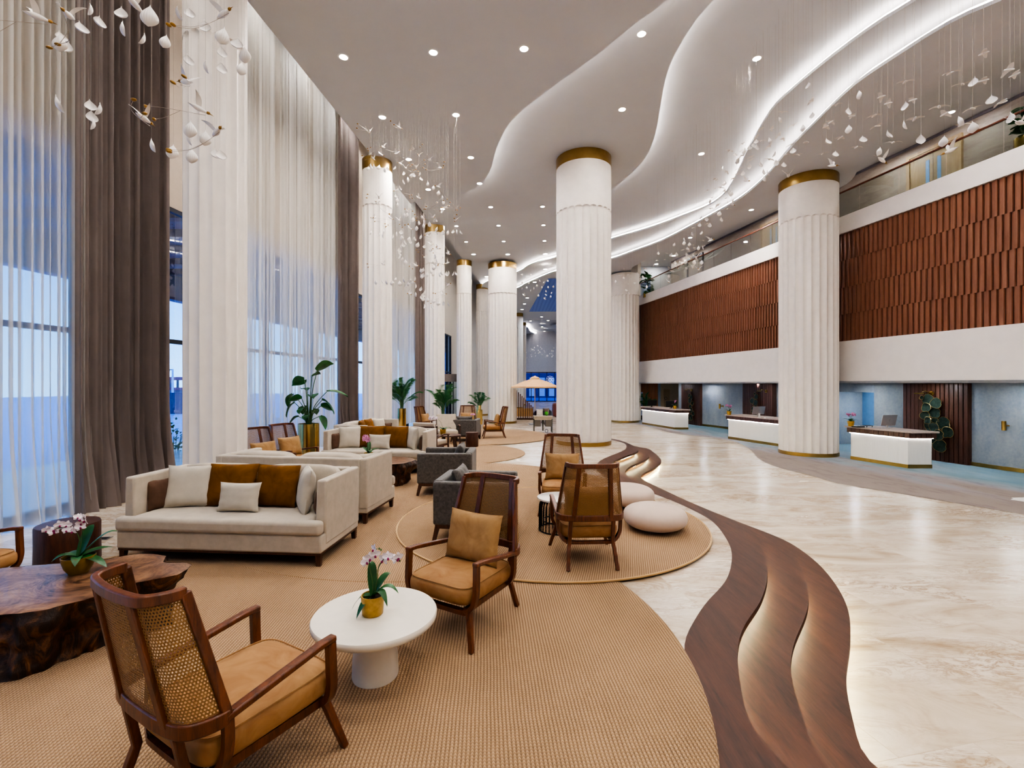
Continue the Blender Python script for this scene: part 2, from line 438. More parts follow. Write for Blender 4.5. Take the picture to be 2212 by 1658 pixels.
# ---- stair edge curves, near -> far
n1 = [(1640, 1600), (1611, 1526), (1596, 1462), (1592, 1417), (1595, 1380), (1611, 1343.5), (1638.7, 1307), (1654.7, 1266), (1659, 1229), (1652, 1197), (1634, 1170), (1597.5, 1138), (1547, 1108), (1480, 1083), (1420, 1061), (1365, 1040), (1332, 1023), (1321, 1010), (1323, 998), (1343, 988), (1376, 975.5), (1377, 967.5), (1363, 959.7), (1341, 951), (1319, 946.6)]
l0 = [(1476, 1401), (1488, 1362), (1524, 1302), (1570, 1252), (1581.5, 1197), (1570, 1165), (1543, 1129), (1506, 1106), (1456, 1083), (1410, 1065), (1364, 1051), (1310, 1032), (1287, 1010), (1298, 993.6), (1329.5, 980), (1350, 971), (1353, 965), (1347.6, 957), (1319, 949.5)]
n2 = [(1785, 1658), (1757.6, 1599.6), (1734.7, 1549), (1714, 1490), (1707, 1439.6), (1712, 1394), (1730, 1352.7), (1743.8, 1320.7), (1747.5, 1288.7), (1741.5, 1252), (1725.5, 1215.5), (1698, 1183.5), (1661.5, 1153.8), (1629.5, 1140)]
n2f = [(1351.5, 1023.5), (1359.7, 1007.5), (1382.6, 998), (1401, 987), (1402, 980), (1391.7, 971), (1375.7, 964)]
n3 = [(1884.7, 1658), (1862.7, 1613), (1844.4, 1563), (1833, 1517), (1827, 1480.7), (1828.4, 1439.5), (1835, 1412), (1837.6, 1366.4), (1835, 1325), (1821.6, 1288.7), (1798.7, 1252), (1766.7, 1215.5), (1725.5, 1183.5), (1684, 1160.6)]
n3f = [(1385, 1032.6), (1391.7, 1021), (1410, 1012), (1427.4, 998), (1426, 989), (1410, 975), (1387, 966)]
D = .15
P1 = [G(*p, 0) for p in n1]; P0 = [G(*p, 0) for p in l0]
P2a = [G(*p, -D) for p in n2]; P2b = [G(*p, -D) for p in n2f]
P3a = [G(*p, -2*D) for p in n3]; P3b = [G(*p, -2*D) for p in n3f]
tail = [Vector((2.75, 17.45, 0)), Vector((1.66, 18.4, 0)), Vector((0, 19.25, 0)), Vector((-1.38, 19.75, 0)), Vector((-3.6, 20.3, 0)), Vector((-5.4, 20.6, 0))]
near1 = [Vector((1.95, .2, 0)), Vector((1.68, 1.4, 0))]
near0 = [Vector((1.5, .2, 0)), Vector((1.2, 1.3, 0)), Vector((1.02, 2.4, 0))]
near2 = [Vector((2.5, .2, -D)), Vector((2.25, 1.3, -D))]
near3 = [Vector((2.95, .2, -2*D)), Vector((2.72, 1.4, -2*D))]
def tl(d, z): return [Vector((p.x+.25*d, p.y+d, z)) for p in tail]
N = 220
E1 = resample(cat_rom(near1+P1+tail, 12), N)
E0 = resample(cat_rom(near0+P0+[p+Vector((-.12, -.4, 0)) for p in tail], 12), N)
mid2 = [P2a[-1]+(P2b[0]-P2a[-1])*t+Vector((-.10*math.sin(PI*t), -.10*math.sin(PI*t), 0)) for t in (.25, .5, .75)]
mid3 = [P3a[-1]+(P3b[0]-P3a[-1])*t+Vector((-.10*math.sin(PI*t), -.10*math.sin(PI*t), 0)) for t in (.25, .5, .75)]
E2 = resample(cat_rom(near2+P2a+mid2+P2b+tl(.42, -D), 12), N)
E3 = resample(cat_rom(near3+P3a+mid3+P3b+tl(.84, -2*D), 12), N)
E0, E1, E2, E3 = [smooth_pts(e, 3) for e in (E0, E1, E2, E3)]
def strip(mb, A, B, za, zb, flip=False):
    b = mb.add([(p.x, p.y, za) for p in A]+[(p.x, p.y, zb) for p in B]); n = len(A)
    for i in range(n-1):
        q = (b+i, b+n+i, b+n+i+1, b+i+1); mb.face(*(q[::-1] if flip else q))
def zpoly(mb, pts, z, up=True):
    a = sum(pts[i][0]*pts[(i+1) % len(pts)][1]-pts[(i+1) % len(pts)][0]*pts[i][1] for i in range(len(pts)))
    b = mb.add([(p[0], p[1], z) for p in pts]); idx = [b+i for i in range(len(pts))]
    mb.face(*(idx if (a > 0) == up else idx[::-1]))
def step(edge_in, edge_out, z, label, name='wooden_step'):
    mb = MB(); th = .05
    ring = [(p.x, p.y) for p in edge_in]+[(p.x, p.y) for p in edge_out[::-1]]
    zpoly(mb, ring, z); zpoly(mb, ring, z-th, up=False)
    strip(mb, edge_out, edge_out, z, z-th, True)                   # nosing
    o = mb.build(name, MT['stepwood'], smooth=40); tag(o, label, 'step')
    rb = MB(); ins = offset(edge_out, -.10); strip(rb, ins, ins, z-th, z-D, True)
    rb.build('riser', MT['riser'], o, smooth=40)
    lm = MB(); ln = offset(edge_out, -.055); lm.tube([(p.x, p.y, z-th-.014) for p in ln[::2]], .012, 6)
    lm.build('light_strip', MT['stepled'], o, smooth=60)
    return o
step(E0, E1, .002, 'top curved dark oak step, level with the rug area, lit from under its nosing')
step(offset(E1, -.14), E2, -D, 'middle curved dark oak step between the top step and the lowest step')
step(offset(E2, -.14), E3, -2*D, 'lowest curved dark oak step, edging the lobby marble')
# ---- floors
mb = MB(); lo = [(-10, .2)]+[(p.x+.04, p.y) for p in E0]+[(-10, 20.9)]
zpoly(mb, [(-11, -7), (1.54, -7)]+[(p.x+.04, p.y) for p in E0]+[(-11, 20.7)], 0)
fl = mb.build('floor', MT['marble']); struct(fl)
mb = MB()
edge = [Vector((p.x, p.y, 0)) for p in E1]
mb.sweep([(p.x-.12, p.y-.03, -.24) for p in E1[120:]], .02, .4)
mb.build('floor', MT['marble']); struct(bpy.data.objects['floor.001'])
mb = MB(); zpoly(mb, [(-10, -7), (20, -7), (20, 66), (-10, 66)], LZ); struct(mb.build('floor', MT['marble']))
ce = [(1350, 915), (1389, 918.5), (1447.4, 933.9), (1525, 943.6), (1584, 953), (1619, 969), (1638, 990), (1677, 1008), (1739.7, 1023.5), (1817.6, 1045), (1934.6, 1064), (2051.5, 1084), (2212, 1111)]
cpl = cat_rom([G(x, y, LZ) for x, y in ce], 8)
cpl = [Vector((6.2, 30.4, 0))]+cpl+[Vector((10.6, 7.3, 0)), Vector((11.5, 5, 0)), Vector((12, 0, 0))]
mb = MB(); zpoly(mb, [(p.x, p.y) for p in cpl]+[(18, 0), (18, 33), (6.4, 33)], LZ+.006)
cp = mb.build('carpet', MT['carpet']); tag(cp, 'blue and mauve wavy edged carpet running along the reception desks', 'carpet')
# ---- ceilings
c1 = [(1442, 0), (1400, 30), (1340, 77), (1300, 111), (1206.7, 178), (1134, 234), (1098, 270), (1080, 302.7), (1069, 331.6), (1062, 360.6), (1051, 382), (1040, 395), (1018.5, 409.5), (989.5, 422), (953, 428), (900, 434.2)]
c2 = [(1543, 0), (1498.5, 50.7), (1469, 97), (1448, 139), (1435, 181.6), (1426.7, 228), (1416, 287), (1401, 329), (1376, 363), (1342, 393), (1321, 409.6), (1265, 436), (1201, 451), (1080, 466), (960, 484)]
c3 = [(1980, 0), (1891, 55), (1806.7, 116), (1743, 167), (1701, 203), (1671.6, 232), (1646, 270), (1629, 300), (1612.5, 329), (1600, 359), (1583, 393), (1562, 422), (1528, 445.5), (1469, 469), (1405.6, 492), (1321, 517), (1260, 538), (1200.5, 556), (1170.5, 563), (1141.5, 574), (1117, 588.6)]
c4 = [(2165.7, 0), (2081, 36), (2018, 70), (1959, 107.7), (1891, 152), (1849, 181.6), (1807, 219.6), (1764.5, 262), (1722, 304), (1688.5, 342), (1659, 376), (1629, 405), (1595.6, 431), (1553, 456), (1490, 490), (1426.7, 521.5), (1363, 545), (1321, 559.5), (1260, 573), (1200, 587), (1163, 601), (1134, 614), (1117, 623)]
c5 = [(2212, 84), (2144.6, 122.5), (2060, 165), (1997, 198), (1946, 236), (1912, 274.5), (1891, 304), (1866, 338), (1853, 367), (1840, 388), (1815, 405), (1760, 427), (1680, 454), (1595.6, 481), (1562, 495.7), (1528, 508), (1457.5, 533.7), (1421, 546), (1392, 562.6), (1378, 570.7)]
def V2(l): return [Vector((x, y, 0)) for x, y in l]
def cpts(px, z, near, far): return resample(cat_rom(V2(near)+[G(x, y, z) for x, y in px]+V2(far), 10), 180)
K1 = cpts(c1, CZ1, [(9.5, -8), (7.7, 0), (5.8, 4)], [(CL(18), 18.0)])
K2 = cpts(c2, CZ2, [(11, -8), (9.2, -1.5), (6.6, 3.3), (4.7, 6.6)], [(CL(21.9), 21.9)])
K3 = cpts(c3, CZ2, [(14, -8), (12, -1), (10.3, 3), (8.5, 6.6)], [(-1.47, 32.6), (CL(34)+.3, 34), (CL(35), 35.3)])
K4 = cpts(c4, CZ1, [(16, -8), (13.3, 3), (10.7, 6.2)], [(-1.7, 37), (CL(39), 39)])
K5 = cpts(c5, CZ1, [(17, -8), (13, 4), (10.9, 7.6)], [(7.1, 28.0), (7.6, 30.3)])
def xy(l): return [(p.x, p.y) for p in l]
def sheet(poly, z, th, mat=MT['paint']):
    mb = MB(); mb.prism(poly, z, z+th); return struct(mb.build('ceiling', mat))
leftedge = lambda y0, y1: [(CL(y), y) for y in (y0, y1)]
TH = .07
sheet([(CL(-8), -8)]+xy(K1), CZ1, TH)
sheet([(CL(-8), -8)]+xy(K2), CZ2, TH)
sheet(xy(K3)+[(CL(66), 66), (12, 66), (12, 36), (17, 33), (17, -8)], CZ2, TH) if False else None
def band(A, B, z):
    mb = MB(); mb.prism(xy(A)+xy(B)[::-1], z, z+TH); return struct(mb.build('ceiling', MT['paint']))
band(K3, [p+Vector((.9, .9, 0)) for p in K4], CZ2)
sheet(xy(K4)+[(CL(50.5), 50.5), (12, 50.5), (12, 33.5), (8.2, 31.5)]+xy(K5)[::-1], CZ1, TH)
# top sheet over the middle, ending above the reception side
base = [(CL(-8), -8), (CL(60), 60), (6, 60), (6, 40)]+[(p.x+.7, p.y+.5) for p in K4[::-1] if p.y < 30 and p.x > 3]
sheet(base, CZ3, .1)
mb = MB(); zpoly(mb, [(CL(-8), -8), (22, -8), (22, 66), (CL(66), 66)], 9.9, up=False); struct(mb.build('ceiling', MT['paint']))
mb = MB(); zpoly(mb, [(WX(-8)-.3, -8), (CL(-8), -8), (CL(66), 66), (WX(66)-.3, 66)], 11.2, up=False); struct(mb.build('ceiling', MT['paint']))
for k_, (ya, yb, za) in enumerate(((-8, 17.6, 8.80), (17.6, 21.6, 9.10), (21.6, 36, 9.36), (36, 66, 9.36))):
    mb = MB(); mb.prism([(CL(ya)+.01, ya), (CL(yb)+.01, yb), (CL(yb)+.06, yb), (CL(ya)+.06, ya)], za, 11.2); struct(mb.build('trim_%d' % (k_+4), MT['paint']))
# far hall ceiling beyond the lounge
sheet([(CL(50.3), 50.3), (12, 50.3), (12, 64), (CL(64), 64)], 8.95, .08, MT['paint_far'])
def lamp_strip(K, z, ins, side, name, label, i0=0, i1=None, r=.03):
    o = offset(K, ins*side)[i0:i1]; mb = MB(); mb.tube([(p.x, p.y, z) for p in o[::2]], r, 6)
    t = mb.build(name, MT['cove'], smooth=60); return tag(t, label, 'cove light')
lamp_strip(K1, CZ1+TH+.02, .06, -1, 'cove_light', 'soft cove light behind the edge of the left ceiling sheet', r=.022)
lamp_strip(K2, CZ2+TH+.02, .06, -1, 'cove_light', 'soft cove light along the curved ceiling edge above the big near column', r=.026)
lamp_strip(K3, CZ2+TH+.04, .07, 1, 'cove_light', 'bright cove light, upper of the two glowing ceiling curves on the right')
lamp_strip(K4, CZ1+TH+.04, .07, 1, 'cove_light', 'bright cove light, lower of the two glowing ceiling curves on the right')
# far hall: two wavy lit edges
fe = [(1060, 700), (1117, 703), (1135, 705), (1141, 708), (1144, 714), (1152, 719), (1165, 724), (1174, 729), (1175, 733), (1165, 736.5), (1140, 737.5), (1100, 737.5), (1060, 737)]
Kf = resample(cat_rom([G(x, y, 8.6) for x, y in fe], 8), 90)
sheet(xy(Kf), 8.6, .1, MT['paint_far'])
lamp_strip(Kf, 8.73, .1, 1, 'cove_light', 'wavy lit ceiling edge deep in the far hall', 0, 60, .07)
fe2 = [(1189, 703), (1194, 707), (1199, 713), (1199, 719), (1202, 724), (1215, 727), (1250, 728), (1250, 700)]
Kg = resample(cat_rom([G(x, y, 8.6) for x, y in fe2], 8), 60)
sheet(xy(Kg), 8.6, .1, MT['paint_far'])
# blue roof light let into the far ceiling
mb = MB(); a = G(1143, 672.6, CZ1-.02); b_ = G(1183.5, 601.5, CZ1-.02)
zpoly(mb, [(a.x, a.y), (7.5, a.y), (7.5, b_.y), (b_.x, b_.y)], CZ1-.02, up=False)
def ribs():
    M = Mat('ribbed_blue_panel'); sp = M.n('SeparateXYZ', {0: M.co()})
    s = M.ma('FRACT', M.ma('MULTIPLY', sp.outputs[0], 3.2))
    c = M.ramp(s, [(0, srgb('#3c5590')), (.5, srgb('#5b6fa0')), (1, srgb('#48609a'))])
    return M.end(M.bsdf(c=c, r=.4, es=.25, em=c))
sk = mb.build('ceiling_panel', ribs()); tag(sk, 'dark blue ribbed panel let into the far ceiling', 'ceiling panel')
# ---- left side: spandrel wall, glazing, curtains
MT['paint_wall'] = m_plain('stone_beige_wall', '#b9aa99', .7, var=.03)
def lwall(y0, y1, z0, z1, mat, off=0., th=.25, nm='wall_left'):
    mb = MB(); mb.prism([(WX(y0)+off, y0), (WX(y1)+off, y1), (WX(y1)+off-th, y1), (WX(y0)+off-th, y0)], z0, z1)
    return struct(mb.build(nm, mat))
lwall(-8, 28.2, 5.33, 11.2, MT['paint_wall'])
lwall(28.2, 66, 5.33, 11.2, MT['wall'])
BAY = [Vector((CL(7.66+6.95*k), 7.66+6.95*k, 0)) for k in range(-2, 9)]
FRAME = m_plain('dark_window_frame', '#2b2f38', .45, .4)
for k in range(10):
    y0, y1 = BAY[k].y+.15, BAY[k+1].y-.15
    z0 = 0 if y1 < 20.5 else LZ
    lwall(y0-.3, y0, z0, 5.33, MT['wall'] if k > 4 else MT['paint_wall'], .0, .3, 'wall_left')
    if k > 4:        # the entrance bays are mostly solid wall
        lwall(y0, y0+1.9, z0, 5.33, MT['wall']); lwall(y1-1.6, y1, z0, 5.33, MT['wall']); y0 += 1.9; y1 -= 1.6
    mb = MB(); n = 3
    for i in range(n+1):
        y = y0+(y1-y0)*i/n; mb.box((WX(y)-.06, y, (5.33+z0)/2), (.14, .07, 5.33-z0))
    for z in (z0+.04, 2.73, 5.29):
        mb.sweep([(WX(y0)-.06, y0, z), (WX(y1)-.06, y1, z)], .10, .08)
    w = mb.build('window_%d' % (k+1), FRAME); struct(w)
    gb = MB(); gb.sweep([(WX(y0)-.06, y0, (5.33+z0)/2), (WX(y1)-.06, y1, (5.33+z0)/2)], .012, 5.33-z0)
    gb.build('pane', MT['glass'], w)
def drape(name, y0, y1, mat, label, folds, amp, off, z0=.0, ztop=11.1, seed=0, flare=.0, cat='curtain', pull=.0):
    rg = random.Random(seed); L = y1-y0
    ph = [rg.uniform(0, 6.28) for _ in range(6)]
    def fn(u, v):
        w = u+.010*math.sin(2*PI*u*3.3+ph[0])+.006*math.sin(2*PI*u*7+ph[4])
        a = amp*(math.sin(2*PI*folds*w+ph[1])*.75+.35*math.sin(2*PI*folds*2.13*w+ph[2])+.3*math.sin(2*PI*folds*.37*w+ph[3]))
        low = max(0, 1-v*9)
        a *= (.85+.3*v); a += flare*low*(.6+.6*math.sin(2*PI*folds*.5*w+ph[5]))
        y = y0+L*u+amp*.35*math.cos(2*PI*folds*w+ph[1])+pull*math.sin(PI*min(1, v*1.2))*u
        return (WX(y)+off+a, y, z0+(ztop-z0)*v)
    mb = MB(); mb.grid(fn, int(folds*12), 22)
    o = mb.build(name, mat, smooth=80); return tag(o, label, cat)
CO = .42
drape('sheer_curtain', 1.5, 7.15, MT['sheer'], 'white sheer curtain at the left edge, before the first brown drape', 44, .05, CO, .02, seed=1, flare=.10)
drape('brown_drape', 6.86, 8.52, MT['drape'], 'nearest floor length brown drape, left of the first fluted window column', 11, .085, CO+.04, .0, seed=2, flare=.14)
drape('sheer_curtain', 9.75, 15.2, MT['sheer'], 'white sheer curtain between the first and second window columns', 36, .055, CO, .02, seed=3, flare=.05)
drape('brown_drape', 15.2, 16.65, MT['drape'], 'brown drape just left of the second fluted window column', 11, .085, CO+.04, .0, seed=4, flare=.1)
drape('sheer_curtain', 18.4, 23.5, MT['sheer'], 'white sheer curtain between the second and third window columns', 36, .055, CO, .02, seed=5)
drape('brown_drape', 23.5, 25.2, MT['drape'], 'farthest brown drape, left of the third window column', 10, .085, CO+.04, .0, seed=6)
# ---- fluted columns
def shaft(Rr, z0, zt, ztop, nf=24, depth=.05):
    per = 10; n = nf*per; wch = 2*PI*Rr/nf; arch = wch/2
    zs = [z0, z0+.02, zt-arch]
    zs += [zt-arch+arch*math.sin(PI/2*k/9) for k in range(1, 10)]+[zt+.012, ztop]
    prof = []
    mb = MB(); rings = []
    for z in zs:
        ring = []
        for a in range(n):
            u = ((a % per)/per)*2-1
            if z > zt: d = 0
            else:
                hw = 1. if z <= zt-arch else math.sqrt(max(0, 1-((z-zt+arch)/arch)**2))
                d = depth*(1-(u/max(hw, .05))**2) if abs(u) < hw-.02 else 0
                if z > zt-arch and d > 0: d = max(d, depth*.35)
            ring.append(((Rr-d)*math.cos(2*PI*a/n), (Rr-d)*math.sin(2*PI*a/n), z))
        rings.append(mb.add(ring))
    for i in range(len(zs)-1):
        for a in range(n):
            c = (a+1) % n; mb.face(rings[i]+a, rings[i]+c, rings[i+1]+c, rings[i+1]+a)
    return mb
def column(x, y, Rr, z0, ztop, label, nf=24, zt=7.33, gold=True, group=None):
    t = thing('fluted_column', label, 'column', (x, y, 0), .07, group)
    shaft(Rr, z0, zt, ztop-.1, nf, .04 if Rr < .6 else .065).build('shaft', MT['plaster'], t, smooth=32)
    if gold:
        MB().lathe([(Rr*.985, ztop-.33), (Rr*1.005, ztop-.33), (Rr*1.005, ztop+.02)], 64, cap=False).build('brass_capital', MT['gold'], t, smooth=40)
    MB().lathe([(Rr*.97, z0+.12), (Rr*1.012, z0+.12), (Rr*1.012, z0)], 64, cap=False).build('brass_base', MT['gold'], t, smooth=40)
    return t
column(2.29, 15.12, .87, 0, CZ2, 'large fluted white column in the middle, standing beside the curved steps')
column(9.98, 15.92, .87, LZ, CZ1, 'large fluted white column on the right, in front of the reception desks')
column(-.58, 28.75, .87, LZ, CZ3-.15, 'large fluted white column behind the far cane armchair, left of the beige parasol')
column(7.0, 29.35, .87, LZ, CZ1, 'fluted white column partly behind the big middle column, at the end of the balcony', gold=False)
wl = ['nearest fluted window column, right of the first brown drape', 'second fluted window column, behind the pale daybeds', 'third fluted window column, by the farthest brown drape', 'fourth fluted window column, right of the revolving door', 'fifth and farthest fluted window column']
for k in range(5):
    b = BAY[k+2]; column(b.x, b.y, .45, 0 if b.y < 20 else LZ, CZ1 if k < 2 else (CZ2 if k == 2 else CZ3), wl[k], 16)
for k, (px, Y) in enumerate(((1119, 46), (1127, 53))):
    p = at(px, 829, Y); column(p.x, p.y, .5, LZ, 8.75, ['small distant column at the near side of the far hall', 'small distant column at the back of the far hall'][k], 16)
# ---- right side: balcony fascia, boards, railing, recess
Y0, Y1 = 1.0, 30.4
def rstrip(fx, y0, y1, z0, z1, th, mat, nm='wall_right'):
    mb = MB(); mb.prism([(fx(y0), y0), (fx(y1), y1), (fx(y1)+th, y1), (fx(y0)+th, y0)], z0, z1)
    return struct(mb.build(nm, mat))
rstrip(lambda y: RX(y), Y0, Y1, 1.93, 2.62, .35, MT['fascia'])
rstrip(lambda y: RX(y)+.012, Y0, Y1, 2.6, 3.33, .35, MT['fascia'])
rstrip(lambda y: RX(y)+.10, Y0, Y1, 3.3, 7.0, .3, MT['darkpanel'])  # dark backing put in to deepen the shade in the gaps between boards
rstrip(lambda y: RX(y), Y0, Y1, 6.93, 7.5, .35, MT['fascia'])
rstrip(lambda y: RX(y)+.3, Y0, Y1+1, 7.0, 7.3, 3.2, MT['fascia'])           # gallery floor
mb = MB(); mb.prism([(RX(Y0), Y0), (RX(Y1), Y1), (RX(Y1)+5, Y1+1), (RX(Y0)+5, Y0)], 1.93, 2.0); struct(mb.build('ceiling', MT['paint_far']))
# boards: four staggered courses of canted boards
mb = MB(); rg = random.Random(3); dv = Vector((-.2, 1, 0)).normalized(); nv = Vector((-dv.y, dv.x, 0))
ln = (Y1-Y0)*math.hypot(.2, 1); pit = .155
for r_ in range(4):
    z0 = 3.33+.9*r_; z1 = z0+.9; off = pit*(.5*(r_ % 2)+.13*r_)
    s = off
    while s < ln-pit:
        p = Vector((RX(Y0), Y0, 0))+dv*s+Vector((.10, 0, 0)); q = p+dv*(pit-.022)
        a0, a1 = .05, .010
        A = [p, q, q+nv*a1, p+nv*a0] if True else None
        b = mb.add([(v.x, v.y, z0) for v in A]+[(v.x, v.y, z1) for v in A])
        for f in ((3, 2, 6, 7), (2, 1, 5, 6), (0, 3, 7, 4), (4, 7, 6, 5), (3, 0, 1, 2)): mb.face(*[b+i for i in f])
        s += pit
sp = mb.build('slatted_panel', MT['panelwood']); tag(sp, 'long panel of staggered red brown timber boards on the balcony front', 'wall panel')
# railing
t = thing('glass_railing', 'glass balcony railing with a slim brown handrail', 'railing', (RX(15), 15, 7.5))
def loc(p): return Vector(p)-t.location
k = 0; y = Y0+3
while y < Y1-.2:
    y2 = min(y+1.25, Y1); g = MB(); g.sweep([loc((RX(y)+.08, y+.012, 7.9)), loc((RX(y2)+.08, y2-.012, 7.9))], .015, .84)
    g.build('glass_panel', MT['railglass'], t); y = y2
MB().sweep([loc((RX(Y0)+.08, Y0, 8.34)), loc((RX(Y1)+.08, Y1, 8.34))], .06, .05).build('handrail', m_wood('rail_wood', '#4a1f10', '#7d3f22', 'y', 3), t, bevel=.012)
# gallery back wall with doors
MX = lambda y: 16.6-.2*y
MWALL = m_wood('silver_oak_panelling', '#75695f', '#a1948a', 'y', 1.0, .5, 0, 5, 1.2)
rstrip(MX, Y0, 30.9, 7.3, 9.9, .2, MWALL, 'wall_gallery')
rstrip(lambda y: MX(y)-.03, Y0, 30.9, 9.80, 9.88, .1, m_plain('shadow_gap', '#6d6670', .6), 'trim_1')
rstrip(lambda y: MX(y)-.02, Y0, 30.9, 7.3, 7.4, .1, MWALL, 'baseboard_gallery')
DOORW = m_wood('light_oak_door', '#8c7658', '#a99272', 'z', 1.2, .5)
for k, (ya, yb, dark) in enumerate(((14.36, 15.98, 0), (21.15, 22.8, 0), (27.4, 29.0, 1))):
    zt = 9.55; m = DOORW if not dark else MWALL
    def fr(y0, y1, z0, z1, o, mat, par, nm, th=.04):
        mb = MB(); mb.prism([(MX(y0)-o, y0), (MX(y1)-o, y1), (MX(y1)-o+th, y1), (MX(y0)-o+th, y0)], z0, z1); return mb.build(nm, mat, par)
    d = fr(ya+.1, yb-.1, 7.3, zt-.1, .03, m, None, 'door_%d' % (k+1)); struct(d)
    fr(ya, ya+.1, 7.3, zt, .07, DOORW if not dark else FRAME, d, 'frame', .08); fr(yb-.1, yb, 7.3, zt, .07, DOORW if not dark else FRAME, d, 'frame', .08); fr(ya+.1, yb-.1, zt-.1, zt, .07, DOORW if not dark else FRAME, d, 'frame', .08)
    if not dark:
        for f0 in (.36, .57): fr(ya+(yb-ya)*f0, ya+(yb-ya)*f0+.1, 7.9, 9.16, .045, m_plain('bright_door_glass', '#7fa6d8', .2), d, 'vision_panel', .03)
        fr(ya+(yb-ya)*.50, ya+(yb-ya)*.505, 7.3, zt-.1, .034, FRAME, d, 'leaf_joint', .01)
mb = MB(); mb.prism([(6.5, 32.2), (17, 32.2), (17, 32.4), (6.5, 32.4)], 1.95, 9.95); struct(mb.build('wall_gallery', MT['paint_far']))
# recess behind the desks
def rwall(y0, y1, z0, z1, o, mat, nm='wall_reception', th=.12, wav=0):
    mb = MB(); n = 40 if wav else 1
    f = [(BX(y)-o-(wav*math.sin((y-12)*1.35) if wav else 0), y) for y in [y0+(y1-y0)*i/n for i in range(n+1)]]
    mb.prism(f+[(x+th, y) for x, y in f[::-1]], z0, z1); return mb.build(nm, mat, smooth=30)
struct(rwall(1, 16.6, LZ, 1.95, .0, MT['blue_wall'], wav=.10)); struct(rwall(18.35, 29.2, LZ, 1.95, .0, MT['blue_wall'], wav=.10))
struct(rwall(16.6, 18.35, LZ, -.25, .0, MT['blue_wall'])) if False else None
struct(rwall(16.6, 18.35, 1.6, 1.95, .0, MT['blue_wall']))
mb = MB(); mb.prism([(BX(16.0)+1.6, 15.5), (BX(16.6)+.9, 19.4), (BX(16.6)+1.0, 19.5), (BX(16)+1.7, 15.6)], LZ, 1.95); struct(mb.build('wall_reception', m_plain('deep_blue_paint', '#5f86ad', .6)))
mb = MB(); mb.prism([(BX(18.35), 18.35), (BX(18.35)+1.5, 18.6), (BX(18.35)+1.5, 18.7), (BX(18.35), 18.45)], LZ, 1.95); struct(mb.build('wall_reception', MT['blue_wall']))
for a, b in ((1, 13.6), (15.43, 16.6), (18.35, 23.0-1.9), (23.1, 26.5), (28.4, 29.2)):
    struct(rwall(a, b, LZ, LZ+.11, .018, MT['gold'], 'baseboard_reception', .04, .10))
for k, (ya, yb, lab) in enumerate(((13.6, 15.43, 'dark ribbed timber wall panel behind the nearest reception desk'), (21.1, 23.05, 'dark ribbed timber wall panel behind the middle reception desk'), (26.5, 28.4, 'dark ribbed timber wall panel behind the farthest reception desk'))):
    mb = MB(); n = int(round((yb-ya)/.125)); w = (yb-ya)/n
    mb.prism([(BX(ya)-.15, ya), (BX(yb)-.15, yb), (BX(yb), yb), (BX(ya), ya)], LZ, 1.92)
    for i in range(n):
        y0 = ya+w*i+.012; y1 = ya+w*(i+1)-.012
        mb.prism([(BX(y0)-.185, y0), (BX(y1)-.185, y1), (BX(y1)-.14, y1), (BX(y0)-.14, y0)], LZ, 1.92)
    o = mb.build('ribbed_panel', MT['darkpanel']); tag(o, lab, 'wall panel')
# far end of the reception side
mb = MB(); p0, p1, p2, p3 = at(1376, 0, 31.5), at(1421, 0, 31.5), at(1446, 0, 31.5), at(1462, 0, 31.5)
AP = m_wood('amber_panelling', '#8a4f2c', '#b87a4c', 'z', 1.2, .45)
def fw(xa, xb, z0, z1, y, th, mat, nm='wall_reception', par=None):
    mb = MB(); mb.box(((xa+xb)/2, y+th/2, (z0+z1)/2), (xb-xa, th, z1-z0)); o = mb.build(nm, mat, par)
    if par is None: struct(o)
    return o
fw(7.9, p1.x, LZ, 1.95, 31.5, .1, AP); fw(p1.x, p2.x+.9, LZ, 1.95, 31.7, .1, m_plain('beige_corridor_wall', '#b9a07f', .7))
for px in (1389, 1403, 1417): q = at(px, 0, 31.4); fw(q.x-.06, q.x+.06, LZ, 1.95, 31.42, .08, m_plain('amber_post', '#a9663a', .5), 'trim_2')
q = at(1424, 0, 31.5); fw(q.x-.05, q.x+.1, LZ, 1.95, 31.5, .1, m_plain('pale_jamb', '#8f98a0', .5), 'trim_3')
q = at(1443, 0, 31.6); fw(q.x-.25, q.x+.12, LZ, 1.55, 31.6, .08, m_plain('brown_corridor_door', '#a58763', .6), 'door_4')
# closing walls
mb = MB(); mb.prism([(8.1, 30.4), (8.6, 66), (8.8, 66), (8.3, 30.4)], LZ, 9.9); struct(mb.build('wall_right', MT['wall']))
mb = MB(); mb.box((2, -7.6, 4.7), (34, .2, 10.6)); struct(mb.build('wall_back', MT['wall']))
rstrip(lambda y: 19.5, -8, 34, LZ, 9.95, .2, MT['wall'])
mb = MB(); mb.box((14, .9, 4.7), (11, .2, 10.4)); struct(mb.build('wall_right', MT['wall']))
# far wall: ribbed grey panel above a glazed front
FY = 63.
mb = MB()
for i in range(60): mb.box((-2+i*.22, FY, 6.0), (.19, .1, 5.3))
mb.box((4, FY+.1, 6.2), (16, .1, 5.6)); mb.box((4, FY-.05, 3.62), (16, .2, .25))
wf = struct(mb.build('wall_far', m_plain('cool_grey_ribs', '#b1b1b9', .6)))
w = MB()
for i in range(9): w.box((-.6+i*1.05, FY, 1.5), (.09, .12, 3.9))
for z in (LZ+.05, 1.35, 3.45): w.box((4, FY, z), (12, .12, .1))
w = w.build('window_12', FRAME); struct(w)
gb = MB(); gb.box((4, FY, 1.5), (12, .02, 3.9)); gb.build('pane', glass('far_glass', '#a3bfe8', .5), w)
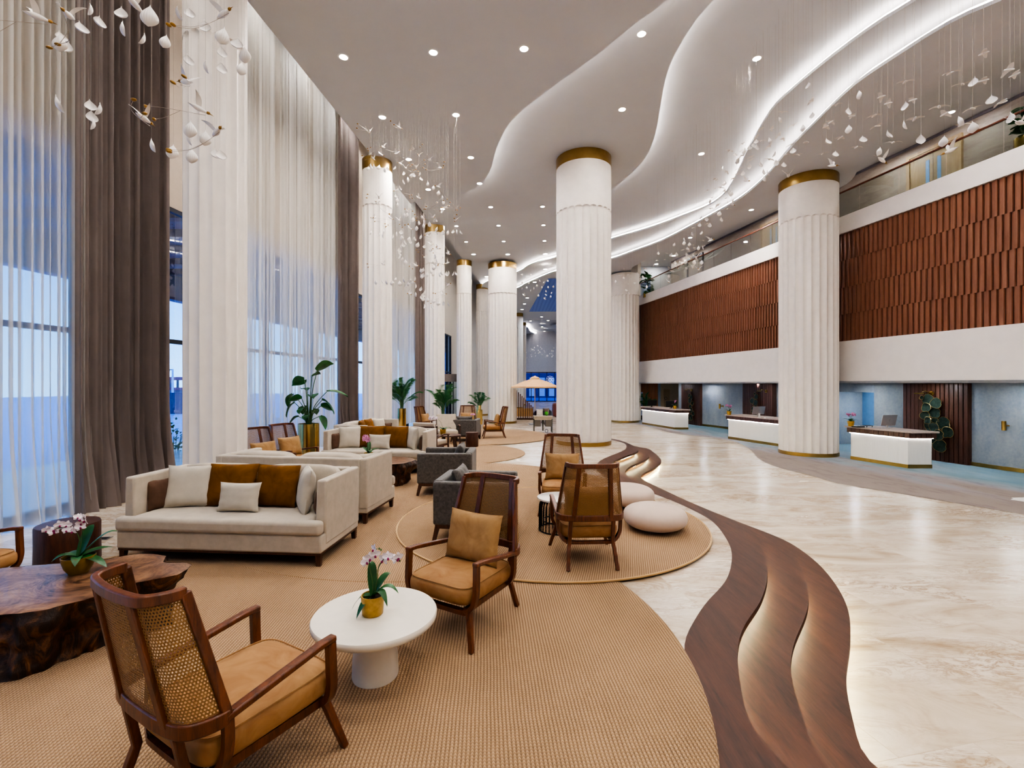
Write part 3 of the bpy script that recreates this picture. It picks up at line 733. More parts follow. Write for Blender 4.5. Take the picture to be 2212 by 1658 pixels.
# emblem on the glass: a ring of petals in white line
t = MB(); c = at(1188, 820, FY-.12)
for i in range(8):
    a = 2*PI*i/8; cc = c+Vector((math.cos(a)*.34, 0, math.sin(a)*.34))
    t.tube([cc+Vector((.19*math.cos(b), 0, .19*math.sin(b))) for b in [2*PI*j/14 for j in range(15)]], .012, 5)
t.tube([c+Vector((.13*math.cos(b), 0, .17*math.sin(b))) for b in [2*PI*j/14 for j in range(15)]], .012, 5)
em = t.build('flower_emblem', m_emit('lit_white_line', '#dfe9ff', 1.2)); tag(em, 'white outline flower emblem on the dark glass front of the far hall', 'sign')
# ================================================================ OUTSIDE THE GLASS
mb = MB(); zpoly(mb, [(-90, -60), (WX(-60)-.4, -60), (WX(120)-.4, 120), (-90, 120)], -.5)
g = mb.build('ground', m_plain('forecourt_paving', '#cfdce2', .6, var=.12, nscale=.6)); struct(g)
mb = MB(); zpoly(mb, [(-6, 64), (60, 64), (60, 130), (-6, 130)], -.5); struct(mb.build('ground', m_plain('far_paving', '#7f9fc4', .4)))
# entrance canopy with dark beams and a paler edge board
mb = MB(); mb.prism([(WX(-8)-.4, -8), (WX(60)-.4, 60), (WX(60)-7, 60), (WX(-8)-7, -8)], 5.9, 6.1)
can = mb.build('canopy', m_plain('canopy_soffit', '#41638f', .6)); tag(can, 'flat canopy seen outside above the windows', 'canopy')
mb = MB()
for i in range(46): 
    y = -6+1.4*i; mb.prism([(WX(y)-.5, y), (WX(y)-.5, y+.25), (WX(y)-6.6, y+.25), (WX(y)-6.6, y)], 5.7, 5.9)
mb.build('beams', m_plain('canopy_beam', '#27374f', .6), can)
mb = MB(); mb.prism([(WX(-8)-6.6, -8), (WX(60)-6.6, 60), (WX(60)-7, 60), (WX(-8)-7, -8)], 5.0, 5.9); mb.build('edge_board', m_plain('canopy_edge', '#5f7fa6', .6), can)
# seen through the slit between drape and column
def slit(px, Y): return at(px, 829, Y)
p = slit(373, 60)
t = thing('lamp_post', 'pale street lamp post outside, seen between the nearest drape and column', 'lamp post', (p.x, 60, -.5))
LP = m_plain('pale_post_paint', '#cfe4f2', .5)
MB().tube([(0, 0, 0), (0, 0, 4.3)], [.16, .10], 10).build('pole', LP, t, smooth=40)
MB().tube([(0, 0, 4.2), (-.5, 0, 4.25)], .06, 6).box((-.75, 0, 4.15), (.6, .3, .3)).build('lamp_head', m_plain('lamp_head_grey', '#4b6b86', .5), t)
t = thing('pavilion', 'low red roofed pavilion outside in the distance', 'building', (slit(375, 80).x, 80, -.5))
MB().box((0, 0, 3.3), (14, 5, .5)).box((0, -.3, 1.6), (14, 5, .4)).build('roof', m_plain('red_roof', '#a5466b', .6), t)
m_ = MB()
for i in range(12): m_.box((-6.5+i*1.2, 0, 1.6), (.25, .25, 3.4))
m_.build('posts', m_plain('pavilion_post', '#8b8fb5', .6), t)
MB().box((0, 1, .8), (13, 3, 1.4)).build('wall', m_plain('pavilion_wall', '#6f86ad', .6), t)
p = slit(372, 38)
mb = MB(); mb.box((p.x, 38, .35), (9, .15, 1.7)); fo = mb.build('fence', m_plain('dark_hoarding', '#2f4b70', .7)); tag(fo, 'dark hoarding fence outside across the forecourt', 'fence')
def shrub(x, y, s, label, n=170, seed=1):
    rg = random.Random(seed); t = thing('shrub', label, 'shrub', (x, y, -.5)); mb = MB()
    for i in range(n):
        a = rg.uniform(0, 2*PI); r = rg.uniform(.05, .55)*s; z = rg.uniform(.1, 1.)*s*(1.25-r/s)
        c = Vector((r*math.cos(a), r*math.sin(a), z)); d = Vector((rg.uniform(-1, 1), rg.uniform(-1, 1), rg.uniform(0, 1))).normalized()*.09*s; q = d.orthogonal().normalized()*.03*s
        b = mb.add([c, c+d*.5+q, c+d, c+d*.5-q]); mb.face(b, b+1, b+2, b+3)
    mb.build('foliage', MT['palm'], t)
    st = MB()
    for i in range(7):
        a = i*.9; st.tube([(0, 0, 0), (.2*s*math.cos(a), .2*s*math.sin(a), .8*s)], .01, 5)
    st.build('stem', MT['stem'], t)
p = slit(374, 13.5); shrub(p.x, 13.5, 1.15, 'small green shrub outside, low in the slit beside the nearest drape', seed=4)
p = slit(575, 17.5); shrub(p.x, 17.5, 1.5, 'green shrub outside, dim behind the sheer curtain', seed=5)
mb = MB(); p = slit(374, 16)
mb.box((p.x, 15.0, -.44), (3, 2.2, .12)); kb = mb.build('planting_bed', m_plain('bed_soil', '#36505c', .9)); tag(kb, 'kerbed planting bed outside under the small shrub', 'planting bed')
# block and glowing panels added behind the far glass to imitate its building reflections
t = thing('reflection_block', 'dark blue block behind the far glass front, added for its building reflections', 'building', (4, 84, -.5))
MB().box((0, 0, 5), (40, 4, 10)).build('facade', m_plain('blue_reflection', '#3d557f', .3), t)
m_ = MB()
for i in range(11): m_.box((-9+i*1.7, -2.1, 1.9), (1.0, .1, 3.2))
m_.build('lit_reflections', m_emit('cool_reflection_glow', '#a9c8f5', 1.8), t)
# ================================================================ FURNITURE
# ---- rugs
def rug(cx, cy, r, z, label, rot=0., sq=1., cord=False):
    t = thing('jute_rug', label, 'rug', (cx, cy, z), rot)
    MB().lathe([(r-.02, 0), (r, .006), (r-.01, .014)], 128, sq=sq).build('pile', MT['rug'], t)
    if cord:
        b = MB(); n = 160
        b.tube([(r*math.cos(2*PI*k/n), sq*r*math.sin(2*PI*k/n), .010) for k in range(n+1)], .012, 6)
        b.build('edge_cord', MT['rug_edge'], t, smooth=60)
    return t
rug(-1.84, 3.43, 3.07, .002, 'big round jute rug in the foreground under the white stone table', R(3))
rug(-1.2, 7.9, 3.42, .008, 'large round jute rug under the pale daybeds and the charcoal armchairs', R(3))
rug(.52, 6.5, 2.05, .020, 'round jute rug with a raised cord edge, under the two poufs', R(-14), cord=True)
rug(-1.5, 12.95, 1.86, .004, 'round jute rug in front of the dark wood side chairs', R(10))
rug(-1.2, 17.2, 2.62, .012, 'farthest round jute rug, under the cane armchair seen from the side', R(5))
# ---- cane lounge chair (local front is -Y)
def half_u(ps): return [(-x, y, z) for x, y, z in ps[::-1][:-1] if True]+[]
BB = [(.335, .20), (.327, .27), (.275, .343), (.15, .368), (0, .373)]
TT = [(.258, .325), (.250, .39), (.202, .455), (.10, .475), (0, .48)]
def usmooth(h, z, dz=0):
    full = [Vector((x, y, z)) for x, y in h]+[Vector((-x, y, z)) for x, y in h[::-1][1:]]
    return resample(cat_rom(full, 8), 49)
UB = usmooth(BB, .52); UT = usmooth(TT, 1.06)
def back_pt(s, t, push=0.):
    f = s*48; i = min(int(f), 47); a = f-i
    p = UB[i].lerp(UB[i+1], a).lerp(UT[i].lerp(UT[i+1], a), t)
    return p
def chair_proto(name):
    t = thing(name, '', 'chair'); W = MT['chairwood']
    hoop = [(.322, -.31, .600), (.324, -.315, .45), (.322, -.32, .36), (.30, -.322, .29), (.255, -.322, .248), (.19, -.322, .232)]
    fp = cat_rom([Vector(p) for p in hoop]+[Vector((-x, y, z)) for x, y, z in hoop[::-1]], 6)
    m = MB().sweep(fp, .034, .046, ref=(0, 1, 0))
    rear = [(.328, .205, .54), (.328, .20, .42), (.318, .205, .34), (.285, .22, .28), (.24, .235, .25), (.18, .24, .24)]
    rp = cat_rom([Vector(p) for p in rear]+[Vector((-x, y, z)) for x, y, z in rear[::-1]], 6)
    m.sweep(rp, .030, .042, ref=(0, 1, 0))
    for s in (-1, 1): m.sweep([(s*.235, -.33, .245), (s*.235, .25, .25)], .03, .045)
    m.build('frame', W, t, bevel=.006)
    for s in (-1, 1):
        MB().sweep([(s*.322, -.335, .592), (s*.322, -.25, .588), (s*.328, .22, .515)], .046, .032).build('armrest', W, t, bevel=.008)
        MB().sweep([(s*.262, -.318, .268), (s*.335, -.392, 0)], [.042, .034], [.042, .034], ref=(1, 0, 0)).build('leg', W, t, bevel=.005)
        MB().sweep([(s*.215, .352, .53), (s*.222, .30, .26), (s*.232, .315, .2), (s*.25, .385, 0)], .036, .036, ref=(1, 0, 0)).build('leg', W, t, bevel=.005)
    b = MB()
    b.sweep(UB, .030, .062); b.sweep(UT, .030, .046)
    for s_, w in ((.006, .040), (.994, .040), (.285, .046), (.715, .046)):
        b.sweep([back_pt(s_, 0), back_pt(s_, 1)], .030, w, ref=(back_pt(min(1, s_+.02), .5)-back_pt(max(0, s_-.02), .5)))
    b.build('back_frame', W, t, bevel=.006)
    for a, c in ((.015, .28), (.29, .71), (.72, .985)):
        ln = (c-a)*1.05
        MB().grid(lambda u, v: back_pt(a+(c-a)*u, .03+.94*v), 14, 8, uvf=lambda u, v: (a+ln*u, .55*v)).build('cane_panel', MT['cane'], t, smooth=60)
    c = MB().superell((0, -.055, .355), (.298, .335, .098), 7, 56, 24, n2=3.2)
    c.build('seat_cushion', MT['velvet'], t, smooth=70)
    s = MB(); pts = [(.283*math.copysign(abs(math.cos(a))**(2/7), math.cos(a)), -.055+.318*math.copysign(abs(math.sin(a))**(2/7), math.sin(a)), .418) for a in [2*PI*i/64 for i in range(65)]]
    s.tube(pts, .0045, 5); s.build('piping', MT['velvet'], t.children[-1], smooth=60)
    return t
def lumbar(parent_loc, rz, label, seed=0, mat=None, y=.10, z=.625, tilt=-.24, w=.52, h=.41, th=.17):
    m = Matrix.Rotation(tilt, 3, 'X')
    o = MB().pillow(w, h, th, m=m, k=.07, seed=seed).build('lumbar_pillow', mat or MT['velvet_pillow'], smooth=80, weld=True)
    o.location = Vector(parent_loc)+Matrix.Rotation(rz, 3, 'Z') @ Vector((0, y, z)); o.rotation_euler = (0, 0, rz)
    return tag(o, label, 'pillow')
CH = chair_proto('cane_armchair')
RZ = .016
chairs = [
 # x, y, heading, z, label, pillow label
 ((-1.355, 2.285), (.50, .866), RZ, 'cane back armchair nearest the camera, seen from behind with its honey velvet seat empty', None),
 ((-.37, 3.81), (-.515, -.857), RZ, 'cane back armchair facing left beside the white stone table, honey pillow on it', 'honey velvet pillow on the armchair beside the white stone table'),
 ((.79, 5.10), (-.05, 1.), RZ+.018, 'cane back armchair seen squarely from behind, left of the front pouf', None),
 ((.745, 7.0), (-.10, -1.), RZ+.018, 'cane back armchair facing the camera behind the black wire side table', 'honey velvet pillow on the armchair behind the wire side table'),
 ((-4.80, 3.98), (1, -.06), .0, 'cane armchair cut off by the left edge of the photo, only arm and seat showing', None),
 ((-4.52, 8.75), (.9, -.43), 0., 'left one of two cane armchairs in front of the tall plant in a gold pot', 'honey pillow on the left one of the two cane armchairs by the tall plant'),
 ((-4.44, 9.6), (.9, -.43), 0., 'right one of two cane armchairs in front of the tall plant in a gold pot', 'honey pillow on the right one of the two cane armchairs by the tall plant'),
 ((-.63, 16.6), (-1, -.12), RZ+.01, 'distant cane armchair in side view facing left, in front of the far column', 'honey pillow on the distant armchair seen from the side'),
 ((-3.0, 16.9), (.95, -.30), RZ, 'distant cane armchair facing right beside the farthest brown drape', 'honey pillow on the distant armchair beside the farthest drape'),
 ((-1.66, 17.5), (.05, -1), RZ, 'distant cane armchair facing the camera, partly behind a charcoal armchair', 'honey pillow on the distant armchair behind the charcoal one'),
]
for i, ((x, y), h, z, lab, pl) in enumerate(chairs):
    rz = face_to(*h)
    if i == 0: o = CH; o.location = (x, y, z); o.rotation_euler = (0, 0, rz); o['label'] = lab
    else: o = dup(CH, (x, y, z), rz, lab)
    if pl: lumbar((x, y, z), rz, pl, i)
lumbar((.79, 5.10, RZ+.018), face_to(-.05, 1.), 'honey velvet pillow lying in the armchair left of the front pouf, seen through its back', 77, z=.60, y=.12)
# ---- pale daybed sofa
def sofa_proto():
    t = thing('daybed_sofa', '', 'sofa'); W = 1.13; C = MT['cream']
    MB().box((0, -.03, .235), (2*W-.01, .96, .19)).build('base', C, t, bevel=.02, seg=3)
    MB().box((0, -.03, .135), (2*W-.03, .94, .035)).build('plinth', MT['legwood'], t, bevel=.004)
    for sx in (-1, 1):
        for sy in (-.46, .41):
            MB().sweep([(sx*(W-.05), sy, .13), (sx*(W-.045), sy*1.02, 0)], [.06, .045], [.06, .045], ref=(1, 0, 0)).build('leg', MT['legwood'], t, bevel=.004)
        m = MB(); x0, x1 = sx*W, sx*(W-.125); xt = sx*(W-.105)
        b = m.add([(x0, -.41, .20), (x1, -.41, .20), (xt, -.40, .875), (x0, -.40, .875), (x0, .46, .20), (x1, .46, .20), (xt, .46, .875), (x0, .46, .875)])
        for f in ((0, 1, 2, 3), (4, 7, 6, 5), (0, 3, 7, 4), (1, 5, 6, 2), (3, 2, 6, 7), (0, 4, 5, 1)): m.face(*[b+i for i in (f if sx < 0 else f[::-1])])
        m.build('arm', C, t, bevel=.022, seg=4)
    MB().box((0, .40, .54), (2*W-.2, .12, .67)).build('back', C, t, bevel=.022, seg=4)
    m = MB(); m.prism([(-W, -.54), (W, -.54), (W, -.425), (W-.135, -.42), (W-.135, .33), (-W+.135, .33), (-W+.135, -.42), (-W, -.425)], .325, .475)
    m.build('seat_cushion', C, t, bevel=.045, seg=5)
    for sx in (-1, 1):
        m = Matrix.Rotation(-.16, 3, 'X')
        MB().superell((sx*.50, .265, .70), (.475, .105, .225), 7, 40, 20, m=m, n2=4).build('back_cushion', C, t, smooth=70)
    return t
SOFA = sofa_proto()
def pillow_at(base, rz, x, y, z, w, h, th, mat, lab, yaw=0, tilt=-.22, roll=0, seed=0, nm='scatter_cushion', k=.09, grp=None):
    o = MB().pillow(w, h, th, k=k, seed=seed).build(nm, mat, smooth=80, weld=True)
    m = Matrix.Rotation(rz, 4, 'Z') @ Matrix.Rotation(yaw, 4, 'Z') @ Matrix.Rotation(tilt, 4, 'X') @ Matrix.Rotation(roll, 4, 'Y')
    o.rotation_euler = m.to_euler(); o.location = Vector(base)+Matrix.Rotation(rz, 3, 'Z') @ Vector((x, y, z)); return tag(o, lab, 'cushion', grp)
def cushion_set(base, rz, who, seed, full=True):
    P = lambda *a, **k: pillow_at(base, rz, *a, **k)
    P(-.96, -.10, .63, .32, .34, .13, MT['brown'], 'brown cushion at the left arm of the '+who, yaw=1.15, seed=seed, k=.05)
    P(-.69, .0, .70, .54, .50, .16, MT['cream_pillow'], 'square oat linen cushion at the left end of the '+who, yaw=.25, tilt=-.3, seed=seed+1)
    P(-.23, .06, .71, .57, .49, .16, MT['ochre'], 'left ochre velvet cushion on the '+who, yaw=.08, tilt=-.26, seed=seed+2, k=.04)
    P(.31, .06, .71, .55, .48, .16, MT['ochre'], 'right ochre velvet cushion on the '+who, yaw=-.1, tilt=-.26, seed=seed+3, k=.04)
    P(.03, -.19, .63, .48, .33, .14, MT['cream_pillow'], 'small oblong oat linen cushion in the middle of the '+who, yaw=.02, tilt=-.2, seed=seed+4)
    P(.73, -.06, .70, .48, .50, .16, MT['cream_pillow'], 'oat linen cushion turned sideways at the right end of the '+who, yaw=-1.0, tilt=-.15, seed=seed+5)
    P(.93, -.10, .62, .30, .30, .12, MT['brown'], 'brown cushion at the right arm of the '+who, yaw=-1.3, seed=seed+6, k=.05)
RB = .022
s1 = ((-3.04, 5.43, RB-.006), face_to(-.078, -1))
s2 = ((-2.99, 6.93, RB), face_to(.146, 1))
s3 = ((-2.88, 10.40, RB), face_to(-.07, -1))
s4 = ((-3.86, 12.82, .0), face_to(1, -.12))
for i, ((b, rz), lab) in enumerate(((s1, 'nearest cream daybed sofa, facing the camera with seven cushions'), (s2, 'cream daybed sofa seen from behind, back to back with the nearest one'), (s3, 'cream daybed sofa behind the stump table, facing the camera'), (s4, 'farthest cream daybed sofa, seen over the arm, facing right'))):
    if i == 0: SOFA.location = b; SOFA.rotation_euler = (0, 0, rz); SOFA['label'] = lab
    else: dup(SOFA, b, rz, lab)
cushion_set(*s1, 'nearest daybed sofa', 10)
cushion_set(*s3, 'daybed behind the stump table', 30)
b, rz = s2
pillow_at(b, rz, -.86, -.02, .69, .44, .42, .14, MT['cream_pillow'], 'oat linen cushion just showing over the back of the daybed seen from behind', yaw=.6, seed=51)
b, rz = s4
pillow_at(b, rz, -.30, .06, .72, .47, .46, .15, MT['ochre'], 'nearer ochre velvet cushion on the farthest daybed sofa', yaw=.25, tilt=-.26, seed=61, k=.04)
pillow_at(b, rz, .12, .06, .72, .47, .46, .15, MT['ochre'], 'farther ochre velvet cushion on the farthest daybed sofa', yaw=.0, tilt=-.26, seed=62, k=.04)
pillow_at(b, rz, .66, .0, .70, .46, .44, .15, MT['cream_pillow'], 'oat linen cushion by the far arm of the farthest daybed sofa', yaw=-.3, seed=63)
pillow_at(b, rz, .90, -.12, .62, .30, .30, .12, MT['brown'], 'brown cushion by the far arm of the farthest daybed sofa', yaw=-1.2, seed=64, k=.05)
pillow_at(b, rz, -.02, -.18, .62, .42, .29, .13, MT['cream_pillow'], 'small oblong linen cushion on the farthest daybed sofa', seed=65)
# ---- charcoal armchairs (local front -Y)
def grey_proto():
    t = thing('charcoal_armchair', '', 'armchair'); g = MT['grey']
    MB().box((0, .02, .29), (.84, .84, .18)).build('base', g, t, bevel=.02, seg=3)
    for s in (-1, 1): MB().box((s*.365, -.0, .455), (.115, .92, .51)).build('arm', g, t, bevel=.028, seg=4)
    MB().box((0, .405, .455), (.75, .125, .53)).build('back', g, t, bevel=.028, seg=4)
    MB().superell((0, -.09, .42), (.305, .36, .085), 8, 40, 16, n2=4).build('seat_cushion', g, t, smooth=70)
    m = MB()
    for s in (-1, 1): m.sweep([(s*.39, -.43, .185), (s*.39, .43, .185)], .045, .05)
    for s in (-1, 1): m.sweep([(-.39, s*.42, .185), (.39, s*.42, .185)], .045, .05)
    m.build('rail', MT['legwood'], t, bevel=.004)
    for sx in (-1, 1):
        for sy in (-1, 1): MB().sweep([(sx*.38, sy*.41, .18), (sx*.405, sy*.45, 0)], [.055, .04], [.055, .04], ref=(1, 0, 0)).build('leg', MT['legwood'], t, bevel=.004)
    return t
GA = grey_proto()
gs = [((-.43, 5.93, .035), face_to(1, -.12), 'charcoal nubuck armchair right behind the cane chair at the white stone table'),
      ((-1.13, 8.33, .024), face_to(-1, .02), 'charcoal nubuck armchair in the middle, in front of the far seating, facing left'),
      ((-1.54, 15.75, .022), face_to(.08, 1), 'farthest charcoal armchair, seen from behind')]
for i, (b, rz, lab) in enumerate(gs):
    if i == 0: GA.location = b; GA.rotation_euler = (0, 0, rz); GA['label'] = lab
    else: dup(GA, b, rz, lab)
    pillow_at(b, rz, .0, .20, .655, .54, .36, .15, MT['grey'], ['charcoal pillow on the charcoal armchair behind the cane chair', 'charcoal pillow on the middle charcoal armchair', 'charcoal pillow on the farthest charcoal armchair'][i], tilt=-.3, seed=90+i, k=.08)
# ---- pale armchairs with dark wood arms
def side_proto():
    t = thing('open_arm_chair', '', 'chair'); W = MT['legwood']
    m = Matrix.Rotation(-.2, 3, 'X')
    MB().box((0, .30, .66), (.62, .075, .50), m=m).build('backrest', MT['cream'], t, bevel=.02, seg=3)
    MB().box((0, -.02, .37), (.60, .60, .12)).build('seat', MT['cream'], t, bevel=.03, seg=3)
    f = MB()
    for s in (-1, 1): f.sweep([(s*.335, .30, .30), (s*.335, -.30, .31)], .03, .05)
    f.sweep([(-.33, .345, .62), (.33, .345, .62)], .03, .40, ref=(0, .2, 1)); f.sweep([(-.33, .28, .31), (.33, .28, .31)], .03, .05)
    f.build('frame', W, t, bevel=.004)
    for s in (-1, 1):
        MB().sweep([(s*.345, .33, .52), (s*.36, -.05, .585), (s*.36, -.34, .56)], [.04, .06, .045], .03).build('armrest', W, t, bevel=.006)
        MB().sweep([(s*.36, -.29, .56), (s*.352, -.30, .3), (s*.35, -.34, 0)], .035, .04, ref=(1, 0, 0)).build('leg', W, t, bevel=.004)
        MB().sweep([(s*.34, .30, .56), (s*.34, .30, .3), (s*.35, .42, 0)], .035, .04, ref=(1, 0, 0)).build('leg', W, t, bevel=.004)
    return t
SC = side_proto()
SC.location = (-2.05, 15.0, .018); SC.rotation_euler = (0, 0, face_to(.25, -1)); SC['label'] = 'pale open arm chair facing the camera, left of the farthest charcoal armchair'
dup(SC, (-2.12, 12.32, .012), face_to(.35, .94), 'pale open arm chair with a dark slatted back, turned away to the right')
# ---- tables
t = thing('stone_table', 'round white cast stone table with a stout tapered foot in the foreground', 'table', (-.885, 3.06, .016))
MB().lathe([(.33, .345), (.372, .352), (.392, .37), (.394, .395), (.388, .405)], 72).build('top', MT['stone'], t, smooth=50)
MB().lathe([(.142, 0), (.146, .01), (.142, .12), (.130, .22), (.118, .3), (.115, .35)], 48).build('foot', MT['stone'], t, smooth=50)
def wire_table(x, y):
    t = thing('wire_side_table', 'small round marble topped side table on a black wire drum', 'table', (x, y, .036))
    MB().lathe([(.262, .395), (.275, .398), (.275, .418), (.27, .422)], 48).build('top', MT['tabletop'], t, smooth=40)
    m = MB()
    for k in range(32):
        a = 2*PI*k/32
        m.tube([((r)*math.cos(a+da), r*math.sin(a+da), z) for r, da, z in ((.165, 0, .39), (.215, .0, .375), (.245, 0, .33), (.252, 0, .25), (.252, 0, .006))], .0065, 5)
    for z, r in ((.006, .252), (.12, .20), (.385, .2)): m.tube([(r*math.cos(2*PI*k/40), r*math.sin(2*PI*k/40), z) for k in range(41)], .009, 5)
    m.build('wire_drum', MT['blackmetal'], t, smooth=60)
wire_table(.60, 6.06)
def stumpmats():
    M = Mat('polished_root_top'); v = M.co()
    d = M.n('VectorMath', {0: M.n('Mapping', {'Vector': v, 'Location': (.1, -.05, 0), 'Scale': (1, 1.5, 1)}).outputs[0]}, operation='LENGTH').outputs['Value']
    w = M.ma('ADD', M.ma('MULTIPLY', d, 1.1), M.ma('MULTIPLY', M.noise(v, 2.4, 5, .6, 1.5), 1.6))
    rings = M.ma('SINE', M.ma('MULTIPLY', w, 42))
    n = M.noise(v, 3.2, 6, .65, 2.)
    f = M.ma('ADD', M.ma('MULTIPLY', n, .85), M.ma('MULTIPLY', rings, .05))
    c = M.ramp(f, [(.24, srgb('#2a1a13')), (.36, srgb('#644735')), (.52, srgb('#8a674c')), (.68, srgb('#a58364'))])
    return M.end(M.bsdf(c=c, r=.32, n=M.bump(f, .1, .004), coat=.15))
def barkmat():
    M = Mat('charred_root_bark'); v = M.co(scale=(1, 1, .55))
    n = M.noise(v, 5.5, 8, .66, 1.8); b = M.noise(v, 16, 5, .7)
    c = M.ramp(M.ma('ADD', M.ma('MULTIPLY', n, .8), M.ma('MULTIPLY', b, .2)), [(.36, srgb('#0d0806')), (.5, srgb('#2c180d')), (.62, srgb('#6d4424')), (.74, srgb('#a2713c'))])
    return M.end(M.bsdf(c=c, r=.5, n=M.bump(M.ma('ADD', n, M.ma('MULTIPLY', b, .4)), .8, .03)))
MT['rtop'] = stumpmats(); MT['bark'] = barkmat()
def stump(name, label, cx, cy, z, outline, h, seed, lip=.05, under=.9):
    """outline: top edge points around the centre, counter-clockwise"""
    from mathutils import noise as NO
    t = thing(name, label, 'table', (cx, cy, z))
    O = resample(cat_rom([Vector((x-cx, y-cy, 0)) for x, y in outline]+[Vector((outline[0][0]-cx, outline[0][1]-cy, 0))], 10), 161)[:-1]
    def edge(i, k):
        p = O[i % 160]; return p*(1+.035*NO.noise(Vector((p.x*6, p.y*6, seed+k*3.)))+.02*NO.noise(Vector((p.x*17, p.y*17, seed))))
    m = MB(); c = m.add([(0, 0, h)]); rings = []
    for q in (.25, .5, .75, .93, 1.):
        rings.append(m.add([(edge(i, 0).x*q, edge(i, 0).y*q, h-(.006 if q == 1 else 0)) for i in range(160)]))
    for i in range(160): m.face(c, rings[0]+i, rings[0]+(i+1) % 160)
    for a in range(4):
        for i in range(160):
            j = (i+1) % 160; m.face(rings[a]+i, rings[a+1]+i, rings[a+1]+j, rings[a]+j)
    m.build('top', MT['rtop'], t, smooth=40)
    m = MB(); zs = [h-.004-(h-.004)*k/22 for k in range(23)]; rg = []
    for k, zz in enumerate(zs):
        f = k/22; row = []
        for i in range(160):
            p = edge(i, 0); q = p*(1-(1-under)*math.sin(PI/2*min(1, f*1.15)))
            d = NO.noise(Vector((p.x*3.1, p.y*3.1, zz*2.2+seed)))*.17+NO.noise(Vector((p.x*8, p.y*8, zz*6+seed)))*.075+abs(NO.noise(Vector((p.x*14, p.y*14, zz*9+seed))))*-.05
            d *= min(1, f*6)*(1 if f < .93 else .8)
            u = q.normalized(); row.append((q.x+u.x*d, q.y+u.y*d, zz))
        rg.append(m.add(row))
    for a in range(22):
        for i in range(160):
            j = (i+1) % 160; m.face(rg[a]+j, rg[a]+i, rg[a+1]+i, rg[a+1]+j)
    m.face(*[rg[-1]+i for i in reversed(range(160))])
    m.build('root_body', MT['bark'], t, smooth=60)
    return t
stump('root_table', 'massive live edge tree root table at the left, bearing an orchid in an olive bowl', -3.42, 3.50, .016,
      [(-2.56, 3.62), (-2.62, 3.86), (-2.86, 3.88), (-2.98, 4.05), (-3.25, 4.07), (-3.42, 3.93), (-3.7, 3.86), (-4.1, 3.72), (-4.35, 3.45), (-4.2, 3.1), (-3.75, 2.98), (-3.27, 2.99), (-3.02, 3.08), (-2.88, 3.25), (-2.80, 3.44)], .425, 3, under=.86)
stump('stump_table', 'dark tree stump table between the daybeds and the middle charcoal armchair', -2.42, 8.95, .022,
      [(-1.89, 8.85), (-1.88, 9.12), (-2.1, 9.38), (-2.5, 9.45), (-2.9, 9.3), (-2.98, 8.95), (-2.8, 8.6), (-2.4, 8.5), (-2.05, 8.6)], .43, 8, under=.84)
def logstool(x, y, z, r, h, label):
    t = thing('log_stool', label, 'side table', (x, y, z))
    wv = [1+.03*math.sin(3*a)+.02*math.sin(5*a+1) for a in [2*PI*k/40 for k in range(40)]]
    m = MB(); rings = []
    for zz, q in ((0, .97), (.02, 1), (h*.5, .985), (h-.015, .99), (h, .965)): rings.append(m.add([(r*q*wv[k]*math.cos(2*PI*k/40), r*q*wv[k]*math.sin(2*PI*k/40), zz) for k in range(40)]))
    for a in range(4):
        for k in range(40): m.face(rings[a]+k, rings[a]+(k+1) % 40, rings[a+1]+(k+1) % 40, rings[a+1]+k)
    m.build('trunk', m_wood('log_bark_'+str(int(y)), '#2c150c', '#5c3320', 'z', 3, .5), t, smooth=50)
    m = MB(); c = [(r*.965*wv[k]*math.cos(2*PI*k/40), r*.965*wv[k]*math.sin(2*PI*k/40), h+.001) for k in range(40)]; b = m.add(c); m.face(*[b+k for k in range(40)])
    m.build('cut_top', m_plain('log_cut_'+str(int(y)), '#4a2c1c', .4, var=.3, nscale=12), t)
logstool(-4.72, 5.02, .004, .27, .42, 'dark brown drum shaped log stool at the left behind the root table')
logstool(-1.21, 14.2, .02, .19, .43, 'distant cylindrical log stool in front of the farthest charcoal armchair')
t = thing('coffee_table', 'low round dark wood coffee table between the pale open arm chairs', 'table', (-1.80, 13.45, .018))
MB().lathe([(.31, .40), (.345, .405), (.345, .43), (.34, .435)], 40).build('top', MT['legwood'], t, smooth=40)
for k in range(4):
    a = PI/4+PI/2*k; MB().sweep([(.2*math.cos(a), .2*math.sin(a), .40), (.29*math.cos(a), .29*math.sin(a), 0)], [.05, .035], [.05, .035], ref=(0, 0, 1)).build('leg', MT['legwood'], t)
# ---- poufs
def pouf(x, y, z, r, h, label, sq=1.):
    t = thing('pouf', label, 'pouf', (x, y, z), .3)
    def fn(u, v):
        ph = -PI/2+PI*v; cp = math.copysign(abs(math.cos(ph))**(2/2.7), math.cos(ph)); s_ = math.copysign(abs(math.sin(ph))**(2/2.4), math.sin(ph))
        seam = 1-.006*math.exp(-((u*6) % 1-.5)**2*180)
        return (r*cp*seam*math.cos(2*PI*u), sq*r*cp*seam*math.sin(2*PI*u), max(0, h/2+h/2*s_*(1 if s_ > 0 else .98)))
    MB().grid(fn, 120, 24, closeu=True).build('cushion', MT['pouf'], t, smooth=80)
pouf(1.845, 6.10, .036, .40, .315, 'round oat coloured pouf in front, right of the cane armchair seen from behind')
pouf(1.78, 7.30, .036, .41, .315, 'round oat coloured pouf at the back, half hidden by the front one')
